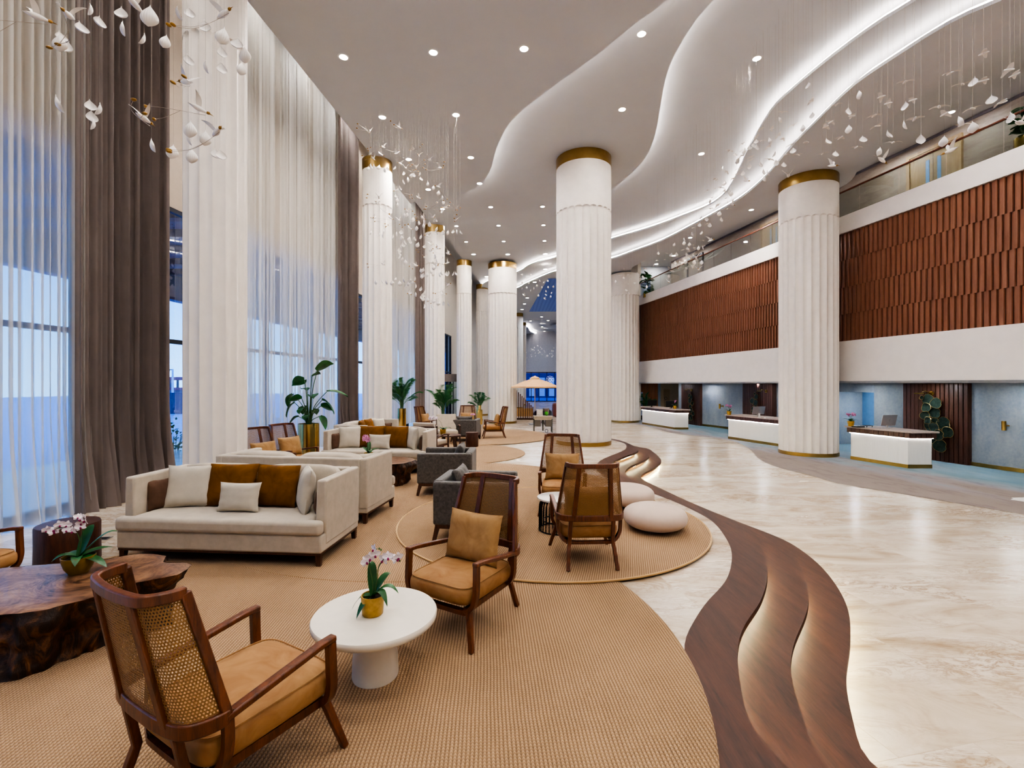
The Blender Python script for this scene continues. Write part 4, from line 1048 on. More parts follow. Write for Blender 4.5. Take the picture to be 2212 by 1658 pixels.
# ================================================================ PLANTS
def strap_leaf(L, w, rise, droop, n=10, fold=.25):
    def fn(u, v):
        t = v; a = 2*u-1
        x = w/2*a*math.sin(PI*min(1, .12+t*.9))**.7*(1 if t < .98 else .2)
        y = L*t*(1-.15*t); z = rise*math.sin(PI*.5*t)*1.2-droop*t*t+abs(a)*fold*w*(1-t)
        return (x, -y, z)
    return MB().grid(fn, 4, n)
def place(o, parent, rz, tilt=0, loc=(0, 0, 0), sc=1):
    o.parent = parent; o.rotation_euler = (tilt, 0, rz); o.location = loc; o.scale = (sc,)*3; return o
def clone(o, parent, rz, tilt=0, loc=(0, 0, 0), sc=1):
    c = o.copy(); COL.objects.link(c); place(c, parent, rz, tilt, loc, sc); return c
def flower_mesh(sz):
    m = MB()
    def petal(ang, L, w, cup, wide=1.):
        ca, sa = math.cos(ang), math.sin(ang)
        def fn(u, v):
            a = 2*u-1; x = w/2*a*math.sin(PI*(.06+.90*v))**.6*wide; y = L*v
            z = -cup*(v**2)*L+.12*w*a*a
            return (x*ca-y*sa, -z-.002, x*sa+y*ca)
        m.grid(fn, 5, 6)
    for k in (0, 2.2, -2.2): petal(k, sz*.5, sz*.34, .15)
    for k in (1.25, -1.25): petal(k, sz*.52, sz*.52, -.1)
    return m
def lip_mesh(sz):
    return MB().superell((0, -.012*sz/.06, -.012), (.10*sz, .12*sz, .14*sz), 2, 10, 8)
def orchid(loc, rz, pot, stems, leaves, petal, label, sc=1., nstake=1, seed=0):
    rg = random.Random(seed); t = thing('potted_orchid', label, 'potted plant', loc, rz)
    if pot == 'cyl': prof = [(.060, 0), (.066, .006), (.070, .06), (.073, .115), (.073, .125), (.066, .125), (.064, .105)]; m = MT['potglaze']; zs = .105; rs = .064
    elif pot == 'bowl': prof = [(.062, 0), (.066, .008), (.088, .045), (.104, .10), (.107, .128), (.101, .128), (.096, .105)]; m = MT['potolive']; zs = .105; rs = .096
    else: prof = [(.06, 0), (.064, .005), (.078, .10), (.084, .13), (.084, .14), (.077, .14), (.074, .12)]; m = MT['potglaze']; zs = .12; rs = .075
    prof = [(r*sc, z*sc) for r, z in prof]; zs *= sc; rs *= sc
    MB().lathe(prof, 36, cap=False).lathe([(prof[0][0], .0005), (.001, .0006)], 36, cap=False).build('pot', m, t, smooth=50)
    s = MB().lathe([(rs, zs-.004), (rs*.5, zs+.006), (.001, zs+.008)], 20, cap=False)
    s.build('soil', MT['soil'], t, smooth=60)
    lf = None
    for (a, L, w, rise, droop) in leaves:
        o = strap_leaf(L*sc, w*sc, rise*sc, droop*sc).build('leaf', MT['leaf'], t, smooth=80)
        place(o, t, a, 0, (0, 0, zs))
    f = flower_mesh(.062*sc); fo = None; li = lip_mesh(.062*sc)
    for pts, nf, size in stems:
        pth = cat_rom([Vector(p)*sc+Vector((0, 0, zs)) for p in pts], 8)
        MB().tube(pth, .0035*sc, 6).build('stem', MT['stem'], t, smooth=60)
        n = len(pth)
        for k in range(nf):
            q = pth[min(n-1, int(n-1-(k*(n*.42)/max(1, nf-1))))]
            d = Vector((rg.uniform(-.028, .028), rg.uniform(-.03, .01), rg.uniform(-.012, .03)))*sc
            if fo is None: fo = f.build('flower', petal, t, smooth=80); lo = li.build('lip', MT['lip'], fo, smooth=80); o = fo
            else:
                o = fo.copy(); COL.objects.link(o); o.parent = t; l2 = lo.copy(); COL.objects.link(l2); l2.parent = o
            o.location = q+d; o.rotation_euler = (rg.uniform(-.4, .3), rg.uniform(-.4, .4), rg.uniform(-.9, .9)); o.scale = (size*rg.uniform(.85, 1.1),)*3
        for k in range(2):
            MB().superell(pth[-1]+Vector((.012*k+.012, 0, -.008*k))*sc, (.006*sc, .006*sc, .008*sc), 2, 8, 6).build('bud', MT['stem'], t, smooth=80)
    return t
WH, PK = MT['petal_white'], MT['petal_pink']
orchid((-.897, 3.04, .421), 0, 'cyl', [([(0, 0, 0), (.0, 0, .10), (-.02, .0, .2), (-.015, 0, .27), (.03, 0, .315)], 4, 1.15), ([(.01, 0, 0), (.03, 0, .12), (.04, 0, .2), (.09, 0, .26), (.15, -.0, .245)], 5, 1.1)],
       [(2.5, .18, .062, .13, .05), (1.55, .20, .06, .12, .12), (.9, .18, .055, .12, .16), (-1.6, .16, .055, .04, .13), (3.5, .10, .06, .17, .0), (-.7, .14, .05, .02, .12)], WH,
       'white and magenta orchid in a small ochre pot on the round stone table', seed=3)
orchid((-3.36, 3.66, .442), .2, 'bowl', [([(0, 0, 0), (.01, 0, .12), (-.02, 0, .21), (-.10, 0, .25), (-.22, 0, .215)], 8, 1.1), ([(.0, 0, 0), (.02, 0, .14), (.03, 0, .24), (.05, 0, .29), (.0, 0, .30)], 6, 1.05)],
       [(2.35, .26, .085, .06, .05), (1.9, .28, .08, .18, .04), (-2.2, .22, .075, .05, .05), (.4, .17, .07, .06, .09), (1.3, .28, .08, .03, .10), (2.9, .15, .085, .19, .0), (-.9, .18, .07, .08, .08)], WH,
       'white and magenta orchid in an olive bowl on the root table', seed=5)
orchid((-2.70, 8.90, .452), 0, 'cone', [([(0, 0, 0), (.02, 0, .16), (.0, 0, .26), (-.06, 0, .3)], 6, 1.15), ([(0, 0, 0), (-.02, 0, .15), (-.05, 0, .24), (-.1, 0, .27)], 5, 1.1)],
       [(2.2, .22, .08, .10, .05), (-2.0, .2, .08, .12, .05), (.5, .2, .08, .1, .08), (1.6, .24, .08, .12, .08), (3.4, .2, .07, .16, .0)], PK, 'pink orchid on the stump table, showing over the daybed back', sc=1.1, seed=8)
orchid((-1.97, 13.47, .453), 0, 'cone', [([(0, 0, 0), (-.05, 0, .2), (-.2, 0, .32), (-.33, 0, .31)], 8, 1.3)], [(2.2, .3, .09, .10, .1), (-2.0, .24, .08, .1, .1), (.5, .25, .08, .1, .08)], WH, 'white orchid on the low coffee table between the open arm chairs', sc=1.1, seed=9)
# low stand behind the farthest charcoal chair carries a pink orchid
logstool(-1.30, 16.62, .02, .2, .45, 'hidden log stool under the distant pink orchid beyond the farthest charcoal armchair')
orchid((-1.30, 16.62, .471), 0, 'cone', [([(0, 0, 0), (-.01, 0, .16), (-.05, 0, .25), (-.13, 0, .22)], 7, 1.2)], [(2.2, .22, .08, .08, .1), (-2.0, .2, .08, .1, .1), (.5, .2, .08, .1, .08)], PK, 'distant pink orchid in front of the cane armchair facing the camera', sc=1., seed=12)
def goldpot(t, r, h):
    MB().lathe([(r*.96, 0), (r, .01), (r, h), (r*.95, h), (r*.94, h-.06)], 48, cap=False).build('pot', MT['goldpot'], t, smooth=40)
    MB().lathe([(r*.95, h-.05), (r*.4, h-.03), (.001, h-.03)], 24, cap=False).build('soil', MT['soil'], t, smooth=60)
def paddle_leaf(L, w, curl=.35):
    def fn(u, v):
        a = 2*u-1; ww = w/2*math.sin(PI*(.04+.95*v))**.65
        x = ww*a; y = L*v; z = -curl*L*v*v+.16*w*abs(a)**1.5-.02*math.sin(9*v+a)*abs(a)*w
        return (x, -y, z)
    return MB().grid(fn, 6, 12)
def bird_plant(loc, label, spec, r, h, seed):
    t = thing('tall_paddle_plant', label, 'potted plant', loc); goldpot(t, r, h); rg = random.Random(seed)
    for (ang, reach, top, L, w, pitch, bend) in spec:
        p0 = Vector((.05*math.cos(ang), .05*math.sin(ang), h-.04)); p2 = Vector((reach*math.cos(ang), reach*math.sin(ang), top)); p1 = p0.lerp(p2, .55)-Vector((reach*.3*math.cos(ang), reach*.3*math.sin(ang), 0))
        MB().tube(cat_rom([p0, p1, p2], 8), [.012]*8+[.009]*9, 6).build('stem', MT['stem'], t, smooth=60)
        o = paddle_leaf(L*.92, w*1.4, bend).build('leaf', MT['leaf'], t, smooth=80); o.location = p2; o.rotation_euler = (-pitch, rg.uniform(-.8, .8), ang+PI/2+rg.uniform(-.25, .25))
    return t
bp = at(650, 829, 11.0)
bird_plant((bp.x+.18, 11.0, 0), 'tall big leafed plant in a polished gold pot in front of the sheer curtain', [
    (.3, .18, 2.20, .46, .24, 1.0, .5), (2.8, .12, 2.0, .36, .2, -.2, .4), (.9, .08, 2.06, .30, .16, .6, .3), (2.9, .42, 1.66, .34, .17, -.3, .9), (3.3, .30, 1.46, .34, .18, -.4, .8), (2.4, .26, 1.36, .26, .15, -.3, .6),
    (.2, .40, 1.72, .50, .17, .1, .4), (-.2, .34, 1.52, .38, .17, -.1, .9), (.5, .26, 1.38, .3, .18, -.1, .5), (-.9, .2, 1.62, .32, .2, .3, .5), (4.0, .16, 1.56, .3, .17, .2, .5),
    (-.4, .34, 1.16, .3, .14, -.4, .8), (3.2, .22, 1.14, .24, .15, -.2, .6), (1.6, .22, 1.28, .3, .16, 0, .5), (4.7, .2, 1.36, .28, .16, .0, .6), (-1.3, .14, 1.18, .24, .14, .1, .6), (2.2, .15, 1.74, .28, .16, .5, .4)], .235, .98, 2)
def frond(L, n=26, lw=.028, ll=.30):
    m = MB(); pth = [Vector((0, -L*t*(1-.25*t), L*(.95*t-.62*t*t))) for t in [k/n for k in range(n+1)]]
    m.tube(pth, [.007*(1-.7*k/n) for k in range(n+1)], 5)
    for k in range(int(n*.28), n+1):
        t = k/n; p = pth[k]; tg = (pth[min(k+1, n)]-pth[k-1]).normalized(); l = ll*L*math.sin(PI*(.12+.82*t))**.8
        for s in (-1, 1):
            d = (tg*.75+Vector((s*.8, 0, -.12))).normalized(); q = tg*lw*.5
            b = m.add([p-q*.4, p+d*l*.5+Vector((0, 0, .01))+q*.6, p+d*l+Vector((0, 0, -.13*l)), p+d*l*.5-q*.6]); m.face(b, b+1, b+2, b+3)
    return m
FR = [frond(1.0), frond(1.25), frond(.8)]
fr_proto = []
def palm(loc, label, r, h, n, sc, seed, neck=False):
    rg = random.Random(seed); t = thing('potted_palm', label, 'potted plant', loc); goldpot(t, r, h)
    if neck: MB().lathe([(r*.62, h-.02), (r*.62, h+.26), (r*.56, h+.26)], 32, cap=False).build('inner_pot', MT['goldpot'], t, smooth=40)
    for k in range(n):
        i = k % 3
        if len(fr_proto) < 3: o = FR[i].build('frond', MT['palm'], t); fr_proto.append(o)
        else: o = fr_proto[i].copy(); COL.objects.link(o); o.parent = t
        a = k*2.4+rg.uniform(-.3, .3); o.rotation_euler = (rg.uniform(-.95, -.1) if k % 4 else -1.05, rg.uniform(-.25, .25), a); o.scale = (sc*rg.uniform(.85, 1.15),)*3
        o.location = (.03*math.cos(a), .03*math.sin(a), h-.03+rg.uniform(0, .5)*sc*.45)
    m = MB()
    for k in range(6):
        a = k*1.05; m.tube([(.05*math.cos(a), .05*math.sin(a), h-.04), (.07*math.cos(a), .07*math.sin(a), h+.35*sc), (.03*math.cos(a), .03*math.sin(a), h+.6*sc)], .010, 5)
    m.build('stem', MT['stem'], t, smooth=60)
    return t
q = at(868, 829, 17.4); palm((q.x, 17.4, .02), 'feathery palm in a gold pot in front of the second sheer curtain', .155, .98, 22, 1.0, 3)
q = at(957, 829, 19.0); palm((q.x, 19.0, .0), 'bushy palm with drooping fronds in front of the revolving door', .17, .66, 26, 1.0, 4)
q = at(1035, 829, 27.6); palm((q.x, 27.6, LZ), 'small dense palm in a two tier gold pot beside the far column', .20, .85, 20, .95, 5, neck=True)
q = at(1398, 829, 29.9); palm((q.x+.12, 30.4, LZ), 'palm behind the farthest reception desk', .18, .55, 18, .95, 6)
def ficus(loc, label, r, h, n, s, seed):
    rg = random.Random(seed); t = thing('potted_ficus', label, 'potted plant', loc); goldpot(t, r, h); lp = None
    MB().tube([(0, 0, h-.05), (.02, 0, h+s)], .02, 6).build('stem', MT['stem'], t)
    for k in range(n):
        a = k*2.4; rr = rg.uniform(.05, .32)*s; z = h+rg.uniform(.0, 1.0)*s
        if lp is None: o = lp = paddle_leaf(.30*s, .21*s, .3).build('leaf', MT['leaf'], t, smooth=80)
        else: o = lp.copy(); COL.objects.link(o); o.parent = t
        o.location = (rr*math.cos(a)*.5, rr*math.sin(a)*.5, z); o.rotation_euler = (rg.uniform(-.9, .5), rg.uniform(-.4, .4), a+PI/2); o.scale = (rg.uniform(.8, 1.2),)*3
q = at(2203, 829, 11.7); ficus((q.x+.30, 11.75, 7.3), 'broad leafed plant in a gold pot on the near end of the balcony', .28, .75, 34, .85, 3)
q = at(1386, 829, 29.6); ficus((q.x+.35, 29.6, 7.3), 'broad leafed plant at the far end of the balcony', .25, .3, 40, 1.25, 4)
# ================================================================ HANGING ORNAMENTS
def petal_mb(L=1.):
    m = MB()
    def fn(u, v, o=0):
        a = (2*u-1); t = v
        w = .40*math.sin(PI*min(1, t**1.25))**.85+.012
        z = -t*1.06+.08*t**4; x = w*math.sin(a*1.45); y = .30*w-.62*w*(1-math.cos(a*1.45))-.26*t**3
        rib = .018*abs(math.sin(a*14))*math.sin(PI*t) if o else 0
        y2 = y+(.028+rib if o else 0)
        x += .10*t*t
        return (x*L, y2*L, z*L)
    m.grid(lambda u, v: fn(u, v, 0), 16, 12); m.grid(lambda u, v: fn(u, v, 1), 44, 12, flip=True)
    m.tube([(0, 0, .10*L), (0, 0, -.03*L)], [.012*L, .035*L], 6)
    return m
PET = petal_mb(.125)
def bird_parts():
    B = MB(); B.grid(lambda u, v: ((.16*math.sin(PI*min(1, v*.9+.07))**.9)*math.cos(2*PI*u)*(1 if v < .7 else 1+1.2*(v-.7)), (v-.45)*1.0, (.15*math.sin(PI*min(1, v*.9+.07))**.9*(1 if v < .62 else max(.16, 1-2.6*(v-.62))))*math.sin(2*PI*u)+.10*(v-.5)), 14, 14, closeu=True)
    Hd = MB().superell((0, -.50, -.04), (.085, .11, .085), 2.2, 12, 8).tube([(0, -.58, -.05), (0, -.80, -.10)], [.035, .004], 6)
    def wing(s):
        def fn(u, v):
            c = .34*(1-v)**.55*(.7+.5*math.sin(PI*v)); sw = .10+.30*v*v
            x = .08+.85*v; zz = .75*v+.08*math.sin(PI*v)
            f = .014*math.sin(u*38)*v
            return (s*x*.72, (u-.45)*c+sw-.1, zz*.85+.04+f)
        return MB().grid(fn, 16, 10)
    return B, Hd, wing
Bd, Hd, Wg = bird_parts()
BS = .125
def scaled(m, s): m.v = [v*s for v in m.v]; return m
scaled(Bd, BS); scaled(Hd, BS)
UW = MB().tube([(0, 0, 0), (0, 0, 1)], .0007, 4, cap=False)
def twig(sgn=1):
    m = MB(); pts = [Vector((0, -.05, -.03)), Vector((sgn*.05, .10, -.05)), Vector((sgn*.11, .22, -.06)), Vector((sgn*.20, .30, -.05))]
    m.tube(cat_rom(pts, 6), .0016, 4); m.tube(cat_rom([pts[1], Vector((sgn*.14, .18, -.10)), Vector((sgn*.22, .24, -.11))], 6), .0014, 4)
    return m
def goldleaf(sgn, i): return MB().superell((Vector((sgn*.215, .31, -.05)), Vector((sgn*.235, .25, -.11)))[i], (.022, .014, .010), 2, 8, 6)
first = {}
def wire_child(t, z):
    if 'w' not in first: o = UW.build('wire', MT['wire'], t); first['w'] = o
    else: o = first['w'].copy(); COL.objects.link(o); o.parent = t
    o.scale = (1, 1, z)
def piece(key, mk, mat, name, t, rot=None, smooth=80):
    if key not in first: first[key] = o = mk().build(name, mat, t, smooth=smooth)
    else: o = first[key].copy(); COL.objects.link(o); o.parent = t
    o.rotation_euler = rot or (0, 0, 0); return o
BIG, PETALS = [], []
def ceil_at(p):
    return CZ1 if p.x < 3.2 and p.y < 17.5 else CZ3
def petal(p, label, group, rot, sc=1., zc=None):
    t = thing('petal_ornament', label, 'hanging ornament', p, 0, group)
    o = piece('pet', lambda: PET, MT['porcelain'], 'shell', t, rot); o.scale = (sc,)*3
    wire_child(t, (zc or ceil_at(p))-p.z); return t
def bird(p, label, group, yaw, pitch=0, sc=1., tw=0, full=True, zc=None, roll=0):
    t = thing('bird_ornament', label, 'hanging ornament', p, 0, group); rot = (pitch, roll, yaw)
    o = piece('bb', lambda: Bd, MT['porcelain'], 'body', t, rot); o.scale = (sc,)*3
    h = piece('bh', lambda: Hd, MT['goldleaf'], 'head', t, rot); h.scale = (sc,)*3
    for s in (-1, 1):
        w = piece('bw%d' % s, lambda: scaled(Wg(s), BS), MT['porcelain'], 'wing', t, rot); w.scale = (sc,)*3
    if tw:
        k = piece('tw%d' % tw, lambda: twig(tw), MT['wire'], 'twig', t, rot); k.scale = (sc,)*3
        for i in (0, 1): piece('gl%d%d' % (tw, i), lambda: goldleaf(tw, i), MT['goldleaf'], 'gilt_leaf', k)
    wire_child(t, (zc or ceil_at(p))-p.z); return t
rb = random.Random(21)
# -- the near cluster at the upper left: positions and sizes read off the photograph
S_ = 600/2211.
NP = [(717, 85, 95, 's'), (632, 235, 110, 'o'), (790, 190, 105, 'o'), (470, 300, 90, 'o'), (480, 345, 120, 'r'), (545, 395, 110, 'o'), (965, 120, 110, 'o'), (975, 230, 100, 's'), (1195, 135, 150, 'r'), (1150, 325, 100, 's'), (1325, 335, 95, 'r'), (1410, 110, 100, 's'), (1505, 110, 85, 'o'), (1625, 220, 105, 'o'), (1785, 295, 125, 'r'), (1755, 415, 90, 'o'), (1490, 478, 80, 'o'), (1637, 535, 90, 's'), (1760, 540, 75, 'o'), (1895, 365, 110, 'o'), (1945, 435, 110, 'r'), (1925, 540, 75, 'r'), (445, 830, 120, 's'), (712, 845, 90, 'o'), (725, 925, 80, 'o'), (740, 990, 90, 's'), (795, 885, 110, 's'), (1205, 1160, 95, 's'), (1380, 1215, 105, 'r'), (1518, 1035, 120, 'r'), (1500, 1095, 70, 's'), (1635, 1105, 110, 'r'), (1525, 1245, 105, 'r'), (1710, 1235, 90, 'o'), (1750, 1240, 90, 'o')]
NB = [(295, 130, 150, 2.4, 1), (545, 120, 150, .3, -1), (1070, 30, 90, 3.0, 0), (1780, 110, 140, 1.2, -1), (1480, 650, 140, -1.9, 1), (1580, 860, 110, 2.2, 1), (1145, 940, 120, 3.05, -1), (1725, 1050, 110, .9, -1)]
def ordn(i, n): 
    w = ['first', 'second', 'third', 'fourth', 'fifth', 'sixth', 'seventh', 'eighth', 'ninth', 'tenth', 'eleventh', 'twelfth', 'thirteenth', 'fourteenth', 'fifteenth', 'sixteenth', 'seventeenth', 'eighteenth', 'nineteenth', 'twentieth']
    return 'leftmost' if i == 0 else ('rightmost' if i == n-1 else w[i]+' from the left')
def back(cx): return 'the sheer curtain' if cx < 560 else ('the brown drape' if cx < 1340 else 'the fluted column')
groups = {}
for it in NP:
    groups.setdefault((it[3], back(it[0]), it[1] > 600), []).append(it)
KIND = {'o': 'open white petal', 'r': 'ribbed white petal', 's': 'white petal edge on'}
for (kd, bk, low), its in groups.items():
    its.sort(key=lambda i: i[0])
    for i, (cx, cy, sz, _) in enumerate(its):
        Y = max(3.0, min(5.0, .125*F/(sz*S_)))
        p = at(cx*S_, (cy-sz*.55)*S_, Y)
        los = math.atan2(p.x, p.y)
        rot = {'o': (rb.uniform(-.25, .1), rb.uniform(-.15, .15), -los+rb.uniform(-.5, .5)), 'r': (rb.uniform(-.1, .15), rb.uniform(-.1, .1), PI-los+rb.uniform(-.4, .4)), 's': (rb.uniform(-.2, .2), rb.uniform(-.15, .15), -los+rb.choice((-1, 1))*PI/2+rb.uniform(-.3, .3))}[kd]
        where = ('lower' if low else 'upper')+' group before '+bk
        lab = KIND[kd]+', '+(ordn(i, len(its))+' in the '+where if len(its) > 1 else 'alone in the '+where)
        petal(p, lab, 'near hanging petals', rot)
NB.sort()
for i, (cx, cy, sz, yaw, tw) in enumerate(NB):
    p = at(cx*S_, cy*S_, 3.6 if i < 3 else 4.0)
    bird(p, 'near white bird with gilt head, '+ordn(i, len(NB))+' of eight at upper left', 'near hanging birds', yaw, rb.uniform(-.4, .3), sc=1.15, tw=tw)
# -- the middle cluster in front of the second and third columns
A_ = 260/1874.; B_ = 240/1730.
CB = [(275, 240), (735, 180), (490, 490), (285, 590), (335, 660), (450, 600), (690, 590), (1040, 620), (755, 745), (1205, 680), (840, 810), (940, 520), (1000, 800), (1370, 810), (700, 1160), (1345, 1105), (420, 1265), (1040, 1280), (1160, 1430), (1325, 1350), (390, 1360), (1625, 1440), (860, 1480), (605, 1590), (340, 1590), (735, 1620), (1105, 1590), (1260, 1580), (1630, 1620), (1460, 1430)]
CB = [(760+x*A_, 250+y*A_) for x, y in CB]+[(780+x*B_, 440+y*B_) for x, y in [(760, 380), (1040, 505), (1090, 630), (1190, 690), (985, 830), (855, 960), (340, 935), (1350, 775), (1345, 920), (1360, 1260), (1280, 1410), (800, 1230)]]
CP = [(260, 820), (295, 780), (345, 790), (430, 800), (550, 830), (500, 840), (678, 820), (808, 900), (870, 990), (940, 930), (965, 925), (1065, 910), (1067, 985), (1180, 1060), (1275, 1120), (798, 1025), (742, 1120), (685, 1250), (710, 1310), (715, 1380), (1357, 1200), (1408, 1275), (1430, 1350), (1410, 1480), (820, 1550), (865, 1540), (955, 1610), (1295, 1620)]
CP = [(760+x*A_, 250+y*A_) for x, y in CP]+[(780+x*B_, 440+y*B_) for x, y in [(900, 300), (865, 380), (970, 340), (1065, 315), (1155, 260), (1185, 395), (1160, 455), (1275, 450), (1355, 450), (1435, 440), (1490, 440), (1540, 450), (160, 455), (280, 465), (355, 430), (345, 490), (500, 510), (555, 470), (630, 440), (630, 530), (755, 550), (770, 590), (835, 545), (940, 515), (895, 635), (1000, 670), (1090, 710), (680, 600), (650, 635), (615, 680), (590, 725), (585, 775), (605, 825), (650, 860), (688, 905), (765, 955), (1145, 820), (1275, 815), (1175, 880), (1120, 930), (1140, 990), (1155, 960), (930, 1040), (970, 1030), (930, 1130), (970, 1110), (1030, 1100), (1080, 1060), (1140, 1090), (1220, 1110), (1245, 1085), (1330, 1090), (1360, 1080), (1445, 1090), (1465, 1090), (230, 1220), (330, 1210), (385, 1220), (485, 1225), (545, 1180), (595, 1235), (660, 1185), (705, 1280), (735, 1245), (775, 1200), (840, 1170), (850, 1280), (940, 1325), (995, 1370), (970, 1420), (770, 1370), (850, 1410), (935, 1460), (970, 1480), (1035, 1490), (985, 1600), (1130, 1510), (1095, 1600), (1215, 1545), (1280, 1550), (1350, 1560)]]
for x, y in CB:
    p = at(x, y, rb.uniform(11.2, 13.6))
    bird(p, 'small white bird with gilt head in the middle hanging cluster before the window columns', 'birds of the middle cluster', rb.uniform(0, 6.28), rb.uniform(-.5, .4), sc=1.15, tw=rb.choice((1, -1)))
for x, y in CP:
    p = at(x, y-5, rb.uniform(11.2, 13.6))
    petal(p, 'small white petal in the middle hanging cluster before the window columns', 'petals of the middle cluster', (rb.uniform(-.25, .25), rb.uniform(-.2, .2), rb.uniform(0, 6.28)))
# -- the long right hand swarm under the highest ceiling sheet
s1_, s2_, s3_ = 340/2088., 352/2012., 320/1769.
T1 = lambda l: [(1540+x*s1_, 130+y*s1_) for x, y in l]
T2 = lambda l: [(1860+x*s2_, 90+y*s2_) for x, y in l]
T3 = lambda l: [(1320+x*s3_, 360+y*s3_) for x, y in l]
RF = T1([(1310, 540), (920, 690), (1640, 590), (1840, 740), (1565, 820), (1495, 880), (1065, 865), (780, 910), (635, 915), (875, 995), (925, 1045), (640, 1070), (1690, 1030), (1235, 1090), (1040, 1120), (745, 1145), (390, 1110), (215, 1205), (405, 1190), (390, 1265), (505, 1280), (500, 1325), (755, 1315), (960, 1255), (1130, 1255), (1450, 1245), (1900, 1155), (350, 1440), (310, 1515), (180, 1480), (265, 1570), (25, 1575), (570, 1025), (330, 1325)])
RF += T2([(1515, 145), (1100, 390), (1830, 345), (1895, 410), (1510, 480), (1255, 525), (540, 500), (250, 680), (335, 760), (640, 720), (965, 805), (1030, 895), (1380, 825), (1740, 750), (660, 955), (160, 915), (205, 1040), (1235, 1030), (395, 1245)])
RF += T3([(1355, 205), (1240, 148), (1245, 260), (1310, 250), (1355, 290), (1150, 283), (1205, 368), (1270, 460), (1390, 503), (1370, 375), (1185, 500), (1225, 558), (985, 730), (1155, 680), (980, 935), (850, 995), (910, 970), (930, 1010), (995, 970), (1105, 945), (640, 1110), (665, 1032), (550, 1120), (405, 1215), (485, 1270), (690, 1205), (850, 1130), (1020, 1115), (560, 1325), (690, 1305), (720, 1245), (440, 1515), (200, 1290), (115, 1295), (310, 1265), (240, 1340), (200, 1400), (235, 1495), (390, 1130), (1100, 880)])
RP = T1([(1270, 340), (1940, 450), (1797, 675), (875, 800), (1323, 730), (1198, 895), (1805, 905), (1505, 1085), (745, 1075), (575, 1090), (535, 1140), (580, 1160), (475, 1180), (420, 1210), (290, 1270), (340, 1350), (1065, 1205), (825, 1250), (835, 1365), (1985, 1050), (490, 1415), (625, 1390), (940, 1395), (1625, 1250), (670, 1485), (725, 1500), (130, 1450), (400, 1510), (665, 1580), (160, 1640)])
RP += T2([(1405, 480), (1610, 705), (550, 785), (530, 1020), (325, 1140), (740, 1185), (235, 1345), (1205, 965), (1375, 1030), (1030, 1205), (1845, 920)])
RP += T3([(1180, 430), (1440, 330), (1415, 310), (1300, 570), (1080, 620), (1140, 635), (1180, 710), (1315, 640), (1060, 705), (965, 820), (870, 885), (870, 925), (935, 940), (760, 945), (910, 995), (1045, 985), (1095, 980), (1085, 805), (565, 1050), (720, 1070), (780, 1060), (895, 1065), (765, 1160), (815, 1160), (890, 1150), (995, 1150), (1080, 1155), (510, 1200), (375, 1335), (690, 1325), (425, 1450), (275, 1405), (150, 1245), (150, 1345), (55, 1390), (175, 1495), (210, 1530)])
RBd = T1([(1580, 1400), (1000, 1530), (440, 1600)])+T2([(260, 1460), (1110, 1340), (1965, 1000)])+T3([(1440, 450), (1190, 880), (800, 1215), (900, 1215), (975, 1195), (1045, 1225), (950, 1080), (1015, 1085), (690, 1375)])
def rdepth(px):
    Xj = 5.45+rb.uniform(-.22, .22)
    return min(F*Xj/(px-CX), 20.5+rb.uniform(-.6, .9))
def flat_mb():
    m = MB()
    m.grid(lambda u, v: ((2*u-1)*.42, (v-.5)*.24*(1-.75*abs(2*u-1)**1.5)+.07*abs(2*u-1), .05*abs(math.sin((2*u-1)*PI))-.02*(2*u-1)**2), 20, 6)
    m.superell((0, 0, 0), (.06, .20, .045), 2, 10, 8)
    return scaled(m, .25)
for x, y in RF:
    p = at(x, y, rdepth(x)); t = thing('butterfly_ornament', 'flat winged white butterfly in the long hanging swarm on the right', 'hanging ornament', p, 0, 'butterflies of the right swarm')
    piece('fl', flat_mb, MT['porcelain'], 'wings', t, (rb.uniform(-.25, .25), rb.uniform(-.3, .3), rb.uniform(0, 6.28))); wire_child(t, CZ3-p.z)
for x, y in RP:
    p = at(x, y-7, rdepth(x))
    petal(p, 'small white petal in the long hanging swarm on the right', 'petals of the right swarm', (rb.uniform(-.25, .25), rb.uniform(-.2, .2), rb.uniform(0, 6.28)), zc=CZ3)
RBd.sort()
for i, (x, y) in enumerate(RBd):
    p = at(x, y, rdepth(x)-.1)
    bird(p, 'white bird with gilt head, '+ordn(i, len(RBd))+' in the right swarm', 'birds of the right swarm', rb.choice((1.9, -1.9, 2.6, .6, -.5)), rb.uniform(-.2, .3), sc=1.45 if x < 1560 else 1.25, zc=CZ3)
# -- a distant swarm between the middle columns
sF = 110/1520.
for x, y in [(440, 800), (1060, 905)]:
    p = at(1100+x*sF, 580+y*sF, 25.5); bird(p, 'tiny white bird of the distant swarm, '+('left' if x < 600 else 'right')+' one, between the far columns', 'birds of the distant swarm', 2., .1, sc=1.4, zc=CZ3)
for x, y in [(370, 590), (1160, 560), (1320, 545), (1100, 675), (1080, 785), (1275, 740), (1240, 840), (650, 660), (735, 595), (920, 360), (1045, 420), (475, 280), (400, 190), (640, 185), (580, 435), (520, 570), (825, 515), (970, 565), (880, 810), (1160, 365), (380, 425)]:
    p = at(1100+x*sF, 580+y*sF-3, rb.uniform(24.5, 26)); petal(p, 'tiny white petal of the distant swarm between the far columns', 'petals of the distant swarm', (rb.uniform(-.4, .4), rb.uniform(-.4, .4), rb.uniform(0, 6.28)), zc=CZ3)
